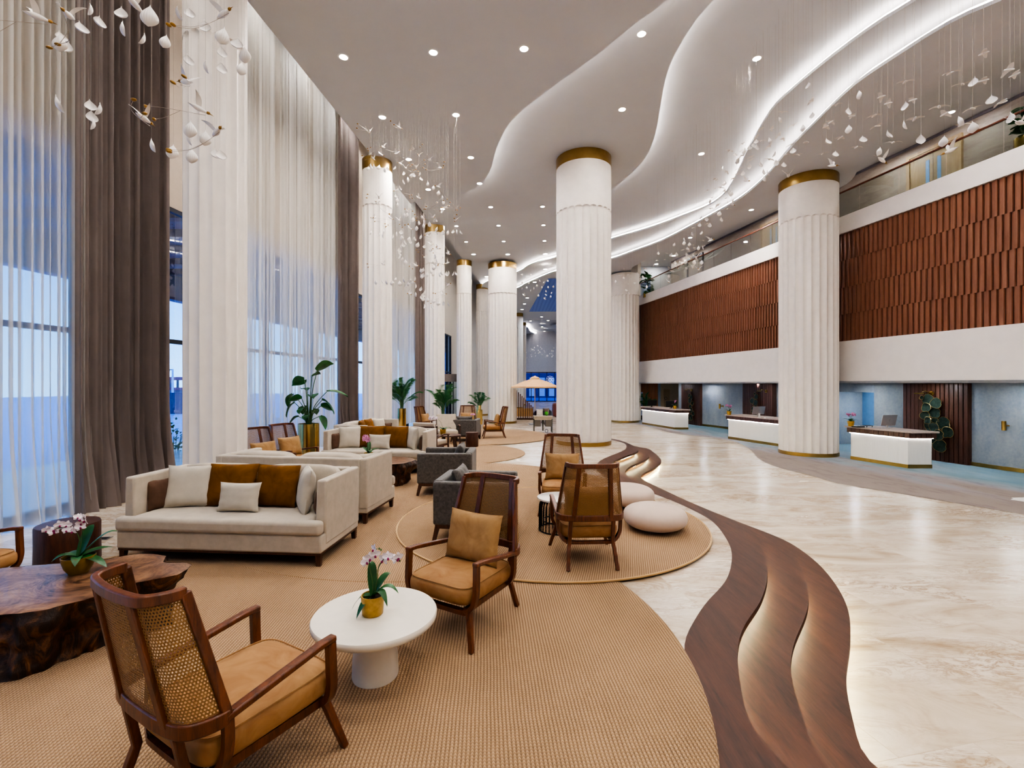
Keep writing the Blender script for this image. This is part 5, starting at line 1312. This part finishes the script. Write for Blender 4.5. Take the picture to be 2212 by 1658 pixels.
# -- and one deep in the far hall, a few pixels in all
for k in range(46):
    x = rb.uniform(1118, 1197); y = 741+9*abs(math.sin(x*.07))+rb.uniform(0, 22)
    p = at(x, y, rb.uniform(53, 58)); t = thing('petal_ornament', 'speck sized white petal hanging deep in the far hall', 'hanging ornament', p, 0, 'petals of the far hall')
    o = piece('pet', lambda: PET, MT['porcelain'], 'shell', t, (rb.uniform(-.6, .6), rb.uniform(-.4, .4), rb.uniform(0, 6.28))); o.scale = (1.4,)*3
    wire_child(t, 8.6-p.z)
# ================================================================ RECEPTION
def desk(A, B, C, Dp, lab):
    A, B, C, Dp = [Vector((x, y, 0)) for x, y in (A, B, C, Dp)]
    cen = (A+B+C+Dp)/4; t = thing('reception_desk', lab, 'reception desk', (cen.x, cen.y, LZ+.006))
    L = [p-cen for p in (A, B, C, Dp)]
    def grow(d):
        out = []
        for p in L: out.append(p+p.normalized()*d)
        return [(p.x, p.y) for p in out]
    def ribbed():
        M = Mat('fine_ribbed_white'); s = M.n('SeparateXYZ', {0: M.co()})
        w = M.ma('SINE', M.ma('MULTIPLY', M.ma('ADD', s.outputs[0], M.ma('MULTIPLY', s.outputs[1], 1.)), 160))
        return M.end(M.bsdf(c=srgb('#e4e1dc'), r=.5, n=M.bump(w, .35, .004)))
    MT.setdefault('deskwhite', None)
    if MT['deskwhite'] is None: MT['deskwhite'] = ribbed()
    MB().prism(grow(.0), .10, .86).build('body', MT['deskwhite'], t, bevel=.004)
    MB().prism(grow(.012), 0, .10).build('brass_plinth', MT['gold'], t)
    MB().prism(grow(.10), .84, .985).build('timber_band', MT['darkpanel'], t)
    m = MB(); G_ = [Vector((x, y, 0)) for x, y in grow(.10)]
    for a, b in ((0, 1), (1, 2)):
        d = G_[b]-G_[a]; n = max(3, int(d.length/.14)); nv = Vector((d.y, -d.x, 0)).normalized()
        if nv.dot(G_[a]) < 0: nv = -nv
        for k in range(n):
            p = G_[a]+d*((k+.06)/n); q = G_[a]+d*((k+.94)/n)
            m.prism([(p.x, p.y), (q.x, q.y), (q.x+nv.x*.018, q.y+nv.y*.018), (p.x+nv.x*.018, p.y+nv.y*.018)], .845, .98)
    m.build('timber_ribs', MT['darkpanel'], t)
    MB().prism(grow(.17), .985, 1.035).build('stone_top', MT['granite'], t, bevel=.006)
    g2 = [Vector((x, y, .832)) for x, y in grow(.03)]
    MB().tube([g2[0], g2[1], g2[2]], .010, 6).build('light_strip', MT['deskled'], t)
    return cen
c1_ = desk((10.57, 14.73), (11.01, 13.14), (11.68, 13.14), (11.34, 14.80), 'nearest white reception desk with a lit front and granite top')
c2_ = desk((9.28, 20.26), (10.02, 17.75), (10.75, 17.75), (10.10, 20.4), 'middle white reception desk, partly behind the right column')
c3_ = desk((7.64, 27.7), (8.4, 24.4), (9.11, 24.4), (8.5, 27.9), 'farthest white reception desk')
DT = LZ+.006+1.036
def onpx(px, Y): return at(px, 829, Y).x
orchid((onpx(1839, 14.6), 14.62, DT), 0, 'cone', [([(0, 0, 0), (-.02, 0, .12), (-.06, 0, .2), (-.10, 0, .2)], 5, 1.2), ([(0, 0, 0), (.02, 0, .12), (.04, 0, .19), (.10, 0, .19)], 5, 1.2)], [(2.2, .2, .06, .1, .05), (-2.2, .2, .06, .1, .05), (1., .2, .06, .08, .05), (-1., .16, .06, .1, .05)], PK, 'pink orchid in an ochre pot on the nearest reception desk', sc=1.15, seed=21)
orchid((onpx(1575, 20.0), 20.0, DT), 0, 'cone', [([(0, 0, 0), (-.02, 0, .14), (-.06, 0, .22), (-.12, 0, .24)], 5, 1.2), ([(0, 0, 0), (.03, 0, .13), (.04, 0, .19), (.05, 0, .2)], 4, 1.2)], [(2.2, .2, .06, .1, .05), (-2.2, .2, .06, .1, .05), (1., .2, .06, .08, .05)], PK, 'pink orchid in an ochre pot on the middle reception desk', sc=1.15, seed=22)
orchid((onpx(1457, 24.9), 24.85, DT), 0, 'cone', [([(0, 0, 0), (.0, 0, .14), (.0, 0, .2), (.03, 0, .24)], 6, 1.2)], [(2.2, .2, .06, .1, .05), (-2.2, .2, .06, .1, .05), (1., .2, .06, .08, .05)], PK, 'pale pink orchid in an ochre pot on the farthest reception desk', sc=1.15, seed=23)
def monitor(x, y, rz, lab, w=.56, h=.33, mat='alu', tilt=.22, low=0.):
    t = thing('monitor', lab, 'monitor', (x, y, DT), rz)
    m = Matrix.Rotation(tilt, 3, 'X')
    MB().box((0, 0, .07+h/2), (w, .018, h), m=m).build('display', MT[mat], t, bevel=.006)
    MB().sweep([(0, .02, .16), (0, .07, .02)], .05, .03, ref=(0, 1, 0)).box((0, .05, .006), (.2, .16, .012)).build('stand', MT[mat], t, bevel=.003)
    if mat == 'alu':
        s = MB(); zz = .07+h/2
        s.tube([m @ Vector((-.012, -.011, .02))+Vector((0, 0, zz)), m @ Vector((.02, -.011, .03))+Vector((0, 0, zz)), m @ Vector((-.0, -.011, -.035))+Vector((0, 0, zz))], .004, 4); s.build('back_mark', MT['greymetal'], t)
    return t
monitor(11.18, 14.0, .25, 'silver monitor seen from behind on the nearest reception desk')
monitor(onpx(1639, 19.2), 19.2, .2, 'silver monitor seen from behind on the middle reception desk')
monitor(onpx(1409, 26.8), 26.8, .2, 'black monitor at the left of the farthest reception desk', mat='black')
monitor(onpx(1452, 25.3), 25.4, -.1, 'black monitor behind the orchid on the farthest reception desk', w=.6, mat='black', tilt=.05)
t = thing('card_reader', 'black card device beside the orchid on the nearest reception desk', 'device', (onpx(1866, 14.25), 14.3, DT), .25)
MB().box((-.17, 0, .02), (.28, .2, .035)).box((.16, 0, .045), (.28, .2, .012)).build('tray', MT['black'], t, bevel=.004)
MB().box((.06, -.08, .02), (.015, .015, .04)).box((.27, -.08, .02), (.015, .015, .04)).box((.27, .08, .02), (.015, .015, .04)).build('feet', MT['black'], t)
t = thing('desk_sign', 'small upright acrylic sign on the middle reception desk', 'sign', (onpx(1637.5, 18.3)+.1, 18.4, DT))
MB().box((0, 0, .085), (.07, .008, .16)).build('panel', MT['white'], t); MB().box((0, 0, .006), (.10, .06, .012)).build('foot', MT['white'], t)
t = thing('desk_bell', 'small white counter bell on the middle reception desk', 'bell', (onpx(1652, 18.0)+.03, 18.05, DT))
MB().lathe([(.04, 0), (.038, .018), (.02, .034), (.006, .04)], 20).build('dome', MT['white'], t, smooth=60); MB().tube([(0, 0, .038), (0, 0, .052)], .006, 6).build('button', MT['gold'], t)
# lotus leaf wall pieces
def lotus(discs, lab, sx=1.):
    # discs: (px, py, radius px) on the panel plane
    x0, y0, _ = discs[0]; a = (x0-CX)/F; Y = 16.04/(a+.2); base = Vector((a*Y-.24, Y, 0))
    ps = []
    for px, py, r in discs:
        aa = (px-CX)/F; Yd = (16.04-.22)/(aa+.2); p = Vector((aa*Yd, Yd, H-(py-CY)*Yd/F)); ps.append((p, r*Yd/F))
    t = thing('lotus_leaf_wall_art', lab, 'wall art', (ps[0][0].x, ps[0][0].y, ps[0][0].z))
    o0 = ps[0][0]; nrm = Vector((-1, -.2, 0)).normalized(); ud = Vector((-.2, 1, 0)).normalized()
    gm = MT.setdefault('lotusgreen', None)
    if gm is None:
        M = Mat('dark_enamel_green'); d = M.n('VectorMath', {0: M.co()}, operation='LENGTH').outputs['Value']
        c = M.ramp(M.noise(M.co(), 14, 4), [(.3, srgb('#1a2b26')), (.7, srgb('#34483f'))]); MT['lotusgreen'] = M.end(M.bsdf(c=c, r=.35, m=.3, n=M.bump(M.noise(M.co(), 30, 3), .4, .006)))
    rg = random.Random(4)
    for k, (p, r) in enumerate(ps):
        dep = .03+.035*(k % 3); c = p-o0+nrm*dep; m = MB(); b = m.add([c-nrm*.02]); n = 40; rim = []
        ph = rg.uniform(0, 6)
        for i in range(n):
            th = 2*PI*i/n; rr = r*sx*(1+.05*math.cos(3*th+ph)-.16*math.exp(-((th-PI)/.22)**2) if k % 2 else 1+.05*math.cos(3*th+ph)-.16*math.exp(-((th-PI*1.5)/.22)**2))
            rim.append(c+ud*rr*math.cos(th)*1.0+Vector((0, 0, rr*math.sin(th)))+nrm*(.015*math.cos(3*th+ph)))
        ri = m.add(rim)
        for i in range(n): m.face(b, ri+i, ri+(i+1) % n)
        lf = m.build('lotus_leaf', MT['lotusgreen'], t, smooth=80)
        MB().tube(rim+[rim[0]], .006, 5).build('gilt_rim', MT['gold'], lf, smooth=60)
    return t
z = 412/2212.
dl = [(1108, 228, 62), (1210, 270, 62), (1105, 320, 52), (1185, 382, 65), (1080, 412, 54), (1125, 470, 40), (1188, 475, 40), (1140, 540, 62), (1195, 550, 55), (1285, 505, 75), (1345, 610, 65), (1245, 640, 62), (1190, 708, 42), (1255, 765, 74), (1055, 205, 24)]
lotus([(1800+x*z, 820+y*z, r*z) for x, y, r in dl], 'cascade of dark green gilt edged lotus leaves behind the nearest desk')
z = 320/2212.
lotus([(1370+x*z, 820+y*z, r*z) for x, y, r in [(1830, 250, 42), (1780, 315, 48), (1840, 345, 50), (1810, 205, 22), (1800, 430, 42), (1840, 425, 46), (1785, 480, 42), (1850, 500, 40), (1815, 520, 40)]], 'cascade of dark green lotus leaves behind the middle desk')
lotus([(1370+x*z, 820+y*z, r*z) for x, y, r in [(830, 235, 34), (865, 260, 36), (850, 310, 40), (875, 350, 34), (850, 395, 36), (870, 455, 40), (885, 500, 38), (862, 560, 44), (850, 580, 30)]], 'cascade of dark green lotus leaves behind the farthest desk')
def picture_lamp(px, py, Y, lab):
    p = Vector((BX(Y)-.19, Y, H-(py-CY)*Y/F)); t = thing('picture_lamp', lab, 'wall lamp', p)
    MB().tube([(0, 0, 0), (-.03, -.006, 0)], .075, 24).build('round_plate', MT['goldpot'], t, smooth=40)
    MB().tube([(-.03, 0, 0), (-.20, -.0, .08), (-.28, .06, .03)], .012, 8).build('arm', MT['goldpot'], t, smooth=60)
    MB().tube([(-.28, -.06, .0), (-.28, .30, .0)], .022, 10).build('lamp_tube', MT['goldpot'], t, smooth=40)
picture_lamp(2026, 849.5, 14.55, 'brass picture lamp above the nearest lotus leaves')
picture_lamp(1670, 844.5, 21.45, 'brass picture lamp above the middle lotus leaves')
picture_lamp(1495, 842, 27.3, 'brass picture lamp above the farthest lotus leaves')
def sconce(px, py, lab):
    a = (px-CX)/F; Y = (16.04-.1)/(a+.2); p = Vector((a*Y, Y, H-(py-CY)*Y/F)); t = thing('wall_sconce', lab, 'wall lamp', p)
    MB().tube([(-.12, 0, -.125), (-.12, 0, .125)], .05, 20).build('cylinder_shade', MT['gold'], t, smooth=40)
    MB().tube([(-.09, 0, 0), (.06, 0, 0)], .02, 8).tube([(.03, 0, 0), (.07, 0, 0)], .055, 16).build('mount', MT['gold'], t, smooth=40)
sconce(2178, 919, 'brass cylinder wall sconce at the right of the nearest reception desk')
sconce(1559.5, 877, 'brass cylinder wall sconce between the middle and farthest desks')
q = at(1382, 829, 31.2)
t = thing('poster_stand', 'tall white poster with a dark strip of writing at the far end of reception', 'poster', (q.x, 31.25, LZ))
MB().box((0, 0, 1.05), (.42, .04, 1.55)).build('board', m_plain('pale_poster', '#a9b5d2', .5), t); MB().box((0, .02, .14), (.36, .05, .28)).build('stand', MT['black'], t)
MB().box((.02, -.025, 1.62), (.05, .01, .30)).box((.02, -.025, 1.76), (.12, .01, .07)).build('writing', m_plain('poster_ink', '#3d2f52', .6), t); MB().box((-.14, -.025, .7), (.10, .01, .8)).build('robe_panel', m_plain('poster_navy', '#24375f', .6), t)
q = at(1380, 829, 28.6)
t = thing('side_cabinet', 'small white cabinet left of the farthest reception desk', 'cabinet', (q.x-.05, 29.9, LZ)); MB().box((0, 0, .38), (.55, .4, .76)).build('carcass', MT['white'], t, bevel=.006); MB().box((0, -.21, .40), (.50, .02, .62)).build('door', MT['white'], t, bevel=.004)
q = at(1439, 829, 31.5); t = MB().tube([(q.x+.16*math.cos(a)*.5, 31.57, .95+.08*math.sin(a)) for a in [2*PI*k/20 for k in range(21)]], .014, 5).build('door_ring_emblem', MT['black']); tag(t, 'small dark ring emblem on the brown corridor door', 'sign')
# ================================================================ FAR FLOOR
q = at(1155.5, 829, 27.5)
t = thing('parasol', 'beige market parasol standing in the lobby beyond the lounge', 'parasol', (q.x, 27.5, LZ))
CAN = m_plain('beige_canvas', '#dfb381', .8, var=.03)
Rr = 1.47; m = MB(); b = m.add([(0, 0, 2.72)]); ring = [(Rr*math.cos(2*PI*k/8+.39), Rr*math.sin(2*PI*k/8+.39), 2.20) for k in range(8)]; mid = [(.5*x, .5*y, 2.50) for x, y, _ in ring]
rm = m.add(mid); r0 = m.add(ring); r1 = m.add([(x*1.0, y*1.0, 2.13) for x, y, _ in ring])
for k in range(8):
    j = (k+1) % 8; m.face(b, rm+k, rm+j); m.face(rm+k, r0+k, r0+j, rm+j); m.face(r0+k, r1+k, r1+j, r0+j)
m.build('canopy', CAN, t)
MB().lathe([(.30, 2.66), (.22, 2.74), (.06, 2.80), (.02, 2.83)], 8).build('vent_cap', CAN, t)
MB().tube([(0, 0, .05), (0, 0, 2.7)], .03, 10).build('pole', m_plain('pale_pole', '#b9a88f', .5), t, smooth=40)
MB().lathe([(.35, 0), (.35, .05), (.06, .08)], 24).build('base', MT['greymetal'], t)
m = MB()
for k in range(8): m.tube([(0, 0, 2.55), (ring[k][0]*.97, ring[k][1]*.97, 2.19)], .012, 5)
m.build('ribs', MT['legwood'], t)
# descending screen of timber posts
q0, q1 = at(1116, 829, 31.5), at(1151, 829, 31.0)
t = thing('post_screen', 'dark timber post screen whose posts step down to the right, lit at the foot', 'screen', (q0.x, 31.5, LZ))
n = 10
for k in range(n):
    f = k/(n-1); x = (q1.x-q0.x)*f; MB().box((x, -.5*f, .86*(1-f*.62)+.10), (.065, .14, 1.72*(1-f*.62)+.2)).build('post', m_plain('post_timber_%d' % k, '#5d3521', .5) if k == 0 else bpy.data.materials['post_timber_0'], t)
MB().box(((q1.x-q0.x)/2, -.15, .05), (q1.x-q0.x+.1, .3, .10)).build('base_rail', MT['legwood'], t)
MB().box(((q1.x-q0.x)/2, .15, .45), (q1.x-q0.x, .03, .55)).build('back_panel', m_emit('amber_glow_panel', '#d9a56a', .55), t)
# trolley with tubs and a green glass ball
q = at(1172.5, 829, 23.)
t = thing('serving_cart', 'grey console cart on black legs at the edge of the lobby, green ball on top', 'cart', (q.x, 23, LZ))
MB().box((0, 0, .78), (.92, .5, .05)).build('top', m_plain('taupe_top', '#a39383', .5), t, bevel=.005)
MB().box((0, 0, .68), (.86, .44, .14)).build('frame', m_plain('taupe_frame', '#8c7d6f', .5), t)
for s in (-1, 1): MB().box((s*.26, -.02, .45), (.30, .42, .30)).build('tub', m_plain('dark_tub_%d' % s, '#4d4441', .5), t, bevel=.01)
for sx in (-1, 1):
    for sy in (-1, 1): MB().box((sx*.43, sy*.22, .33), (.04, .04, .66)).build('leg', MT['black'], t)
MB().box((0, -.05, .36), (.07, .07, .55)).build('centre_leg', MT['black'], t)
MB().tube([(.17+.07*math.cos(a), -.2, .09+.07*math.sin(a)) for a in [2*PI*k/16 for k in range(17)]], .012, 5).build('wheel', MT['black'], t)
q = at(1180.5, 829, 23.); t = MB().superell((0, 0, .105), (.105, .105, .105), 2, 24, 16).build('glass_ball', m_plain('green_glass', '#2f8f1f', .12, coat=.5), smooth=80); t.location = (q.x, 23, LZ+.806); tag(t, 'shiny green ball on the grey cart', 'ball')
def tub(px, Y, col, ccol, lab, clab):
    q = at(px, 829, Y); t = thing('tub_chair', lab, 'chair', (q.x, Y, LZ)); m_ = m_plain('tub_'+str(px), col, .7)
    def fn(u, v):
        a = PI*(-.05+1.1*u); r = .36+.02*v; h = .42+(.40*math.sin(PI*min(1, max(0, u)))**.6+.02)*v
        return (r*math.cos(a), r*math.sin(a)*.9, h)
    m = MB().grid(fn, 20, 6); o = m.build('shell', m_, t, smooth=80); o.modifiers.new('s', 'SOLIDIFY').thickness = .06
    MB().superell((0, 0, .42), (.33, .32, .08), 4, 24, 12).build('seat', m_, t, smooth=80)
    for sx in (-1, 1):
        for sy in (-1, 1): MB().tube([(sx*.2, sy*.2, .38), (sx*.27, sy*.27, 0)], .02, 6).build('leg', MT['legwood'], t)
    pillow_at((q.x, Y, LZ), 0, 0, .12, .70, .40, .42, .14, m_plain('cush_'+str(px), ccol, .8, var=.2, nscale=14), clab, tilt=-.2, seed=int(px))
tub(1166, 27.2, '#3b3040', '#dcd2c8', 'dark tub chair holding a white cushion, behind the cart', 'white patterned cushion on the dark tub chair behind the cart')
tub(1180, 28.2, '#55607a', '#8c7d70', 'blue grey tub chair right of the dark one, behind the cart', 'taupe cushion on the blue grey tub chair behind the cart')
q = at(1199, 829, 34); t = thing('tub_sofa', 'red brown armchair just left of the big middle column in the far hall', 'armchair', (q.x+.3, 34, LZ)); MB().superell((0, 0, .5), (.5, .45, .5), 6, 32, 16).build('body', m_plain('oxblood_leather', '#6b3a35', .5), t, smooth=80); MB().box((0, -.1, .04), (.7, .6, .08)).build('base', MT['black'], t)
# revolving door drum by the windows
q = at(970, 829, 30.5)
dd = MB(); cx_, cy_, r_ = WX(30.5)+.35, 30.5, 1.45
dd.lathe([(r_, 2.05), (r_, 2.52)], 48, c=(cx_, cy_, 0)); dr = dd.build('door_5', m_plain('bronze_grey_drum', '#7d736c', .4, .3)); struct(dr)
m = MB()
for k in range(14):
    a = -PI/2+PI*k/13; m.box((cx_+r_*.97*math.cos(a), cy_+r_*.97*math.sin(a), .8), (.06, .06, 2.5))
m.lathe([(r_, LZ), (r_, LZ+.12), (r_-.06, LZ+.12), (r_-.06, LZ)], 48, c=(cx_, cy_, 0), cap=False).build('mullions', FRAME, dr)
MB().lathe([(r_*.95, LZ), (r_*.95, 2.1)], 40, c=(cx_, cy_, 0), cap=False).build('drum_glass', MT['glass'], dr)
# floor box and little floor tile near the drape; brass floor stud by the desk carpet
q = G(222, 1163); t = thing('floor_socket', 'square metal floor socket cover in the marble beside the daybed', 'floor socket', (q.x, q.y, .001), .2); MB().box((0, 0, .002), (.16, .12, .004)).build('cover', MT['greymetal'], t); MB().box((0, 0, .005), (.12, .08, .002)).build('lid', MT['black'], t)
q = G(2205, 1080, LZ); t = thing('paper_sheets', 'few white sheets lying on the carpet at the right edge', 'paper', (q.x, q.y, LZ+.008)); MB().box((0, 0, .003), (.3, .21, .005), m=Matrix.Rotation(.5, 3, 'Z')).build('sheet', MT['white'], t); MB().box((.12, .05, .008), (.3, .21, .005), m=Matrix.Rotation(.1, 3, 'Z')).build('sheet', MT['white'], t)
# ================================================================ LIGHT
def downlight(p, lab, grp, e=None, spot=True, r=.085, cone=125, col=(1, .955, .91)):
    t = thing('downlight', lab, 'ceiling light', p, 0, grp)
    if 'dl' not in first:
        first['dl'] = MB().lathe([(.085, -.004), (.001, -.005)], 20, cap=False).build('lens', MT['spot'], t); first['dt'] = MB().lathe([(.085, -.006), (.105, -.004), (.11, .0)], 24, cap=False).build('trim_ring', MT['white'], t, smooth=60)
    else:
        for k in ('dl', 'dt'):
            o = first[k].copy(); COL.objects.link(o); o.parent = t
    t.scale = (r/.085,)*3
    if spot: lamp(p, e, cone, col)
def lamp(p, e, cone=125, col=(1, .955, .91)):
    l = bpy.data.lights.new('downlight', 'AREA'); l.shape = 'DISK'; l.size = .16; l.energy = e*.2; l.color = col
    o = bpy.data.objects.new('downlight_lamp', l); COL.objects.link(o); o.location = (p.x, p.y, p.z-.03)
EDL = 430
D1 = [(742, 123), (936, 113), (1132, 105), (826, 253), (985, 248), (883, 344), (1017, 340), (925, 409), (1036, 396)]
D2 = [(1386, 73), (1344, 236), (956, 451), (1060, 447), (1172, 446)]
D3 = [(1635, 126), (1515, 332), (986, 488), (1077, 487), (1174, 486), (1007, 522), (1088, 521), (1176, 520), (1023, 549), (1097, 549), (1178, 548), (1051, 597)]
D4 = [(1623, 453), (1491, 513), (1178, 581), (1155, 609), (1139, 643), (1133, 656), (1128, 668), (1170, 684), (1184, 692), (1146, 693)]
D5 = [(2055, 242), (1418, 570), (1390, 588), (1455, 552)]
D6 = [(1117, 717), (1120, 721), (1125, 729.5), (1128, 733), (1171, 705.5), (1176, 715), (1186, 723)]
for ds, z, nm, top in ((D1, CZ1, 'left ceiling sheet', 9), (D2, CZ2, 'sheet above the big middle column', 5), (D3, CZ3, 'highest ceiling sheet', 8), (D4, CZ1, 'right and far ceiling sheet', 3), (D5, 9.9, 'gallery ceiling', 4), (D6, 8.6, 'far hall ceiling', 2)):
    for i, (x, y) in enumerate(sorted(ds)):
        p = G(x, y, z); p.z -= .002
        downlight(p, 'recessed downlight, '+ordn(i, len(ds))+' in the '+nm, 'downlights of the '+nm, EDL*(1 if p.y < 20 else .75) if z < 9.8 else 160, spot=(p.y < 40), r=.085 if p.y < 25 else .12)
for i, px in enumerate((1848, 1990, 2190, 1649)):
    a = (px-CX)/F; Y = 15.2/(a+.2); p = Vector((a*Y, Y, 1.928)); downlight(p, 'downlight in the soffit above reception, '+['left of the nearest desk', 'over the nearest desk', 'right of the nearest desk', 'over the middle desk'][i], 'soffit downlights', 130, cone=140, col=(.9, .95, 1), r=.06)
for p in (Vector((13.4, 8, 1.92)), Vector((10.4, 25.5, 1.92)), Vector((9.6, 28.5, 1.92)), Vector((11.5, 22, 1.92))): lamp(p, 130, 140, (.95, .96, 1))
# lamps of the part of the lobby behind the camera and out of frame
for x, y in ((-3.4, -4), (-3.4, 0), (-3.2, 4), (-.4, -4), (-.4, 0), (-.2, 4.2), (2.2, -3), (2.0, 1.0), (2.0, 4.5)): lamp(Vector((x, y, CZ1)), EDL)
for x, y in ((5.2, -3), (5.5, 1.5), (5.2, 5.8), (8.6, -3), (9.2, 1.6), (8.2, 5.4)): lamp(Vector((x, y, 8.7)), EDL)
for x, y in ((11.5, 6.5), (12, 2), (10.3, 11.2), (9.6, 20)): lamp(Vector((x, y, 8.7)), EDL*.8)
for x, y in ((2.5, 45), (2.5, 54), (5, 40), (0.5, 38), (4, 58)): lamp(Vector((x, y, 8.4)), 700, col=(.75, .86, 1))
for y in (10, 16, 22, 28): lamp(Vector((RX(y)+1.4, y, 9.8)), 320)
# unseen lamps added in the curtain pocket to brighten the drapes from above
for i in range(12):
    y = 1.5+2.3*i; p = Vector(((CL(y)*.35+WX(y)*.65)+.25, y, 10.9)); lamp(p, 380 if y < 7 else 250, 140)
lamp(Vector((BX(17.4)+.75, 17.3, 1.85)), 260, col=(.8, .9, 1))  # unseen lamp added inside the blue opening to brighten it
# dusk sky
W = bpy.data.worlds.new('dusk'); bpy.context.scene.world = W; W.use_nodes = True; nt = W.node_tree; nt.nodes.clear()
tc = nt.nodes.new('ShaderNodeTexCoord'); sp_ = nt.nodes.new('ShaderNodeSeparateXYZ'); rp = nt.nodes.new('ShaderNodeValToRGB'); bg = nt.nodes.new('ShaderNodeBackground'); ow = nt.nodes.new('ShaderNodeOutputWorld')
nt.links.new(tc.outputs['Generated'], sp_.inputs[0]); nt.links.new(sp_.outputs[2], rp.inputs[0]); nt.links.new(rp.outputs[0], bg.inputs[0]); nt.links.new(bg.outputs[0], ow.inputs[0])
cr = rp.color_ramp; cr.elements[0].position = 0; cr.elements[0].color = srgb('#93ccff'); cr.elements[1].position = .5; cr.elements[1].color = srgb('#3f7ae0'); e = cr.elements.new(.16); e.color = srgb('#6aacf2')
bg.inputs[1].default_value = 5.2
# ================================================================ CAMERA
cam = bpy.data.cameras.new('camera'); cam.sensor_width = 36; cam.lens = 36*F/2212; cam.clip_end = 500; cam.clip_start = .05
co = bpy.data.objects.new('camera', cam); COL.objects.link(co); co.location = (0, 0, H); co.rotation_euler = (PI/2, 0, 0)
sc = bpy.context.scene; sc.camera = co
sc.view_settings.view_transform = 'AgX'; sc.view_settings.look = 'AgX - High Contrast'; sc.view_settings.exposure = -0.25
sc.cycles.use_denoising = True; sc.cycles.max_bounces = 4; sc.cycles.diffuse_bounces = 3; sc.cycles.glossy_bounces = 2; sc.cycles.transparent_max_bounces = 8; sc.cycles.transmission_bounces = 2
sc.cycles.use_adaptive_sampling = True; sc.cycles.adaptive_threshold = .2; sc.cycles.adaptive_min_samples = 12
sc.cycles.sample_clamp_indirect = 6; sc.cycles.caustics_reflective = False; sc.cycles.caustics_refractive = False
